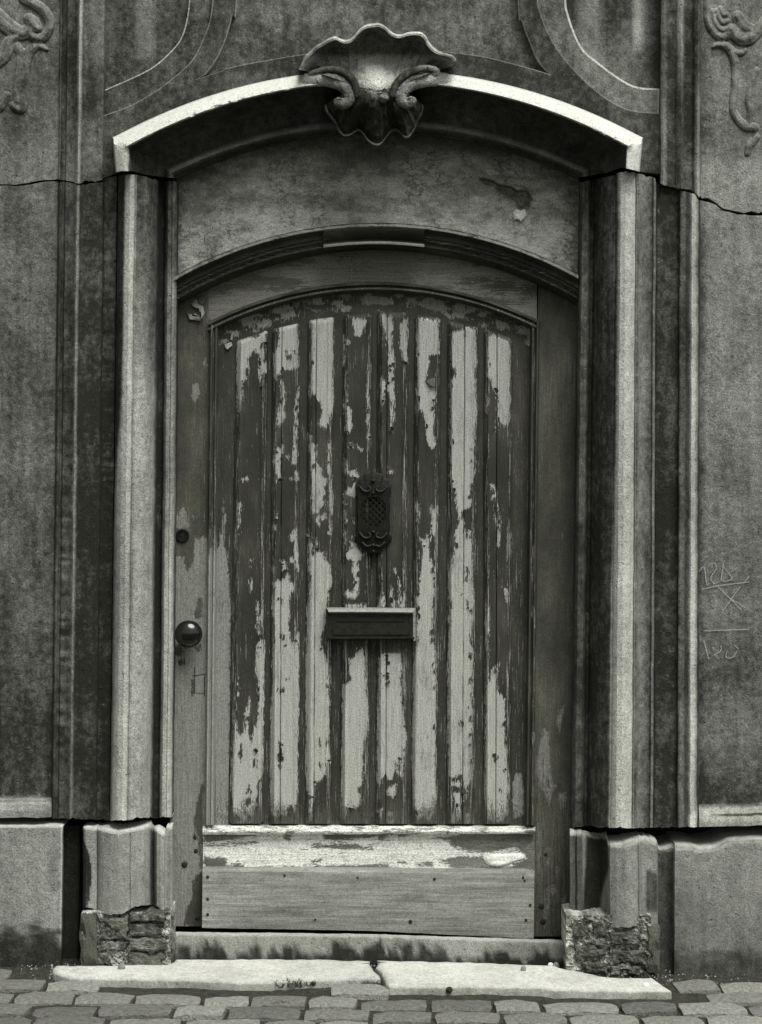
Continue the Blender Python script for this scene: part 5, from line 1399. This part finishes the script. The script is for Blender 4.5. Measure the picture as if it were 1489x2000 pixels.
def clip(c, sgn):
    pts = []
    for tt in np.linspace(-60, 60, 481):
        x, y = tt, sgn * tt + c
        if abs(x) < 24 and -30 < y < 26 and abs(x) + abs(y + 2) * .9 < 38: pts.append((x, y))
    return pts
for c in range(-48, 49, 12):
    for sgn, dep in ((1, .1185), (-1, .1205)):
        p = clip(c, sgn)
        if len(p) > 8: bar(lat, *p[0], *p[-1], .95, dep, dep + .004)
bmesh.ops.recalc_face_normals(lat, faces=lat.faces[:])
lm = bpy.data.meshes.new('lattice'); lat.to_mesh(lm); lat.free()
M_LAT = plain_mat('worn_iron', .018, .55, .4, 200, .4, .0)
put('lattice', lm, M_LAT, grille)
for s in (-1, 1):
    for yy in (-46, 45):
        tube('iron_curl', grille, [(gc[0] + s * 27, gc[1] + yy - 6, .114, 2.5, 0), (gc[0] + s * 20, gc[1] + yy + 3, .111, 2.8, 0), (gc[0] + s * 11, gc[1] + yy + 5, .110, 2.6, 0), (gc[0] + s * 5, gc[1] + yy, .111, 2.4, 0), (gc[0] + s * 9, gc[1] + yy - 5, .112, 2, 0)], M_LAT, ring=8, n=4)
    tube('iron_curl', grille, [(gc[0] + s * 22, gc[1] + 58, .114, 2.5, 0), (gc[0] + s * 13, gc[1] + 66, .112, 2.6, 0), (gc[0] + s * 4, gc[1] + 64, .112, 2.2, 0)], M_LAT, ring=8, n=4)
for yy, r in ((-62, 4.5), (-38, 3), (38, 4), (64, 4), (76, 2.5)):
    tube('iron_boss', grille, [(gc[0], gc[1] + yy - 3, .112, r * .7, 0), (gc[0], gc[1] + yy, .110, r, 0), (gc[0], gc[1] + yy + 3, .112, r * .7, 0)], M_LAT, ring=10, n=3)

# ---- knob and lock
def lathe(name, px, py, Y, prof, mat, parent, seg=32, label=None):
    c = Vector(W(px, py, Y)); V = []; F = []
    for r, d in prof:
        for k in range(seg):
            a = 2 * math.pi * k / seg
            V.append((c.x + r / S * math.cos(a), Y - d, c.z + r / S * math.sin(a)))
    for i in range(len(prof) - 1):
        for k in range(seg):
            k2 = (k + 1) % seg
            F.append((i * seg + k, (i + 1) * seg + k, (i + 1) * seg + k2, i * seg + k2))
    F.append([(len(prof) - 1) * seg + k for k in range(seg)])
    m = mesh_from(name, V, F, None, 50)
    bm = bmesh.new(); bm.from_mesh(m); bmesh.ops.recalc_face_normals(bm, faces=bm.faces[:]); bm.to_mesh(m); bm.free()
    return put(name, m, mat, parent, label)
knob = lathe('door_knob', 370.5, 1237, DY - .03, [(9, 0)] + [(27.5 * math.cos(a), .022 + .030 * math.sin(a) + .006) for a in np.linspace(-.9, 1.45, 14)], M_KNOB, door, label='round glossy black door knob')
lathe('rosette', 370.5, 1238, DY, [(22, 0), (22, .004), (17, .008), (10, .010), (9, .034), (8, .034)], M_IRON, knob)
lock = lathe('lock_cylinder', 357, 1046, DY, [(13.5, -.004), (13.5, .006), (12, .009), (10, .009), (9, .005), (8.5, .005)], M_IRON, door, label='round dark lock cylinder')
pbox('keyhole', lock, 355.8, 358.2, 1040, 1051, DY - .0065, DY, M_NAIL, .0003)
# faint old lock-plate mark below the knob
for pts in ([(150, 1465), (190, 1490), (285, 1475)], [(205, 1430), (205, 1600)], [(270, 1490), (268, 1620)], [(180, 1600), (270, 1605)]):
    V = []; F = []
    for i, (a, b) in enumerate(pts):
        q = (320 + a / 3.384, 880 + b / 3.384)
        V += [W(q[0] - .7, q[1] - .5, DY - .0016), W(q[0] + .7, q[1] + .5, DY - .0016)]
        if i: F.append((2 * i - 2, 2 * i - 1, 2 * i + 1, 2 * i))
    put('lock_mark', mesh_from('lock_mark', V, F, None, 0), M_NAIL, stile_l)

# ================================================================== SMALL THINGS ON THE GROUND
def lump(name, px, py, size, mat, label, cat, seed, flat=.6, h=.0, group=None):
    r = random.Random(seed)
    bm = bmesh.new(); bmesh.ops.create_icosphere(bm, subdivisions=2, radius=1)
    for v in bm.verts:
        f = .75 + .5 * float(fbm(v.co.x * 1.5 + seed, v.co.z * 1.5 + v.co.y, seed))
        v.co = Vector((v.co.x * size[0] * f, v.co.y * size[1] * f, v.co.z * size[2] * f))
    m = bpy.data.meshes.new(name); bm.to_mesh(m); bm.free()
    m.polygons.foreach_set('use_smooth', [True] * len(m.polygons)); m.set_sharp_from_angle(angle=math.radians(35))
    m.materials.append(mat)
    o = bpy.data.objects.new(name, m); col.objects.link(o)
    g = G(px, py, h)
    o.location = (g[0], g[1], g[2] + size[2] * .5)
    o.rotation_euler = (r.uniform(-.3, .3), r.uniform(-.3, .3), r.uniform(0, 3))
    return tag(o, label, cat, group)
lump('litter_scrap', 711, 1877, (.010, .008, .006), M_LITTER, 'small white scrap at the foot of the doorstep, leftmost of four', 'litter', 1, h=-.004)
lump('litter_scrap', 736, 1878, (.009, .007, .005), M_LITTER, 'small white scrap beside the slab joint, second from the left', 'litter', 2, h=-.004)
lump('litter_scrap', 777, 1878, (.014, .009, .008), M_LITTER, 'largest white scrap at the foot of the doorstep, right of the slab joint', 'litter', 3, h=-.004)
lump('litter_scrap', 793, 1876, (.008, .006, .010), M_LITTER, 'thin upright white scrap against the doorstep, rightmost of four', 'litter', 4, h=-.004)
lump('pebble', 1076, 1889, (.011, .009, .009), M_LITTER, 'white pebble by the right end of the doorstep', 'pebble', 5, h=-.002)
lump('pebble', 1086, 1891, (.014, .010, .012), M_PEBBLE, 'grey pebble touching the white one by the right jamb foot', 'pebble', 6, h=-.002)
lump('pebble', 1023, 1896, (.010, .008, .009), M_PEBBLE, 'grey pebble lying on the right slab', 'pebble', 7, h=.008)
lump('pebble', 1262, 1926, (.010, .008, .007), M_LITTER, 'pale pebble near the tapering end of the right slab', 'pebble', 8, h=.008)
lump('pebble', 238, 1893, (.011, .009, .013), M_PEBBLE, 'small dark-sided stone on the left slab below the brick repair', 'pebble', 9, h=.008)
lump('stone_fragment', 683, 1875, (.028, .012, .008), M_PEBBLE, 'long grey stone fragment at the foot of the doorstep', 'stone', 10, h=-.006)
lump('pebble', 878, 1936, (.012, .01, .009), M_EARTH, 'dark clod against the front edge of the right slab', 'pebble', 12, h=-.004)

def weed(px, py, label, seed, n=70, spread=.045, tall=.03):
    r = random.Random(seed)
    g = Vector(G(px, py, -.008))
    V = []; F = []
    for i in range(n):
        a = r.uniform(0, 2 * math.pi); d = r.random() ** .7 * spread
        b = g + Vector((math.cos(a) * d * 1.6, math.sin(a) * d * .45, 0))
        h = tall * r.uniform(.4, 1) * (1 - .5 * d / spread)
        lx, ly = r.uniform(-.02, .02), r.uniform(-.015, .012)
        w = r.uniform(.0012, .0028)
        th = r.uniform(0, math.pi)
        wx, wy = w * math.cos(th), w * math.sin(th)
        k = len(V)
        V += [b + Vector((-wx, -wy, 0)), b + Vector((wx, wy, 0)), b + Vector((lx * .5 + wx, ly * .5 + wy, h * .65)), b + Vector((lx * .5 - wx, ly * .5 - wy, h * .65)), b + Vector((lx, ly, h))]
        F += [(k, k + 1, k + 2, k + 3), (k + 3, k + 2, k + 4)]
    o = put('weed_tuft', mesh_from('weed_tuft', V, F, None, 0), M_LEAF)
    return tag(o, label, 'weed', 'weeds in the paving joints')
weed(562, 1926, 'wiry tuft of dry weed in front of the left slab', 1, 110, .05, .032)
weed(725, 1924, 'small sprig of weed at the joint between the two slabs', 2, 40, .022, .018)
weed(553, 1962, 'low dark weed between setts near the bottom of the picture', 3, 36, .02, .016)

# crumbs of mortar and grit that have fallen along the foot of the wall
rg = random.Random(99)
V = []; F = []
for i in range(900):
    px = rg.uniform(40, 1465)
    depth = rg.random() ** 2 * 34
    g = Vector(G(px, 1879 + 9 * (px - 40) / 1420 + 3 + depth, -.010))
    r = rg.uniform(.0012, .0042) * (1.6 if rg.random() < .08 else 1)
    k = len(V)
    q = [Vector((rg.uniform(.6, 1.2) * r * math.cos(a), rg.uniform(.6, 1.2) * r * math.sin(a), 0)) for a in (0, 1.57, 3.14, 4.71)]
    V += [g + p for p in q] + [g + Vector((rg.uniform(-.3, .3) * r, rg.uniform(-.3, .3) * r, r * rg.uniform(.8, 1.5)))]
    F += [(k, k + 1, k + 4), (k + 1, k + 2, k + 4), (k + 2, k + 3, k + 4), (k + 3, k, k + 4)]
M_GRIT = plain_mat('mortar_grit', .22, .95, .7, 120)
grit = put('grit', mesh_from('grit', V, F, None, 0), M_GRIT)
tag(grit, 'mortar crumbs and grit scattered along the foot of the wall', None, None, 'stuff')
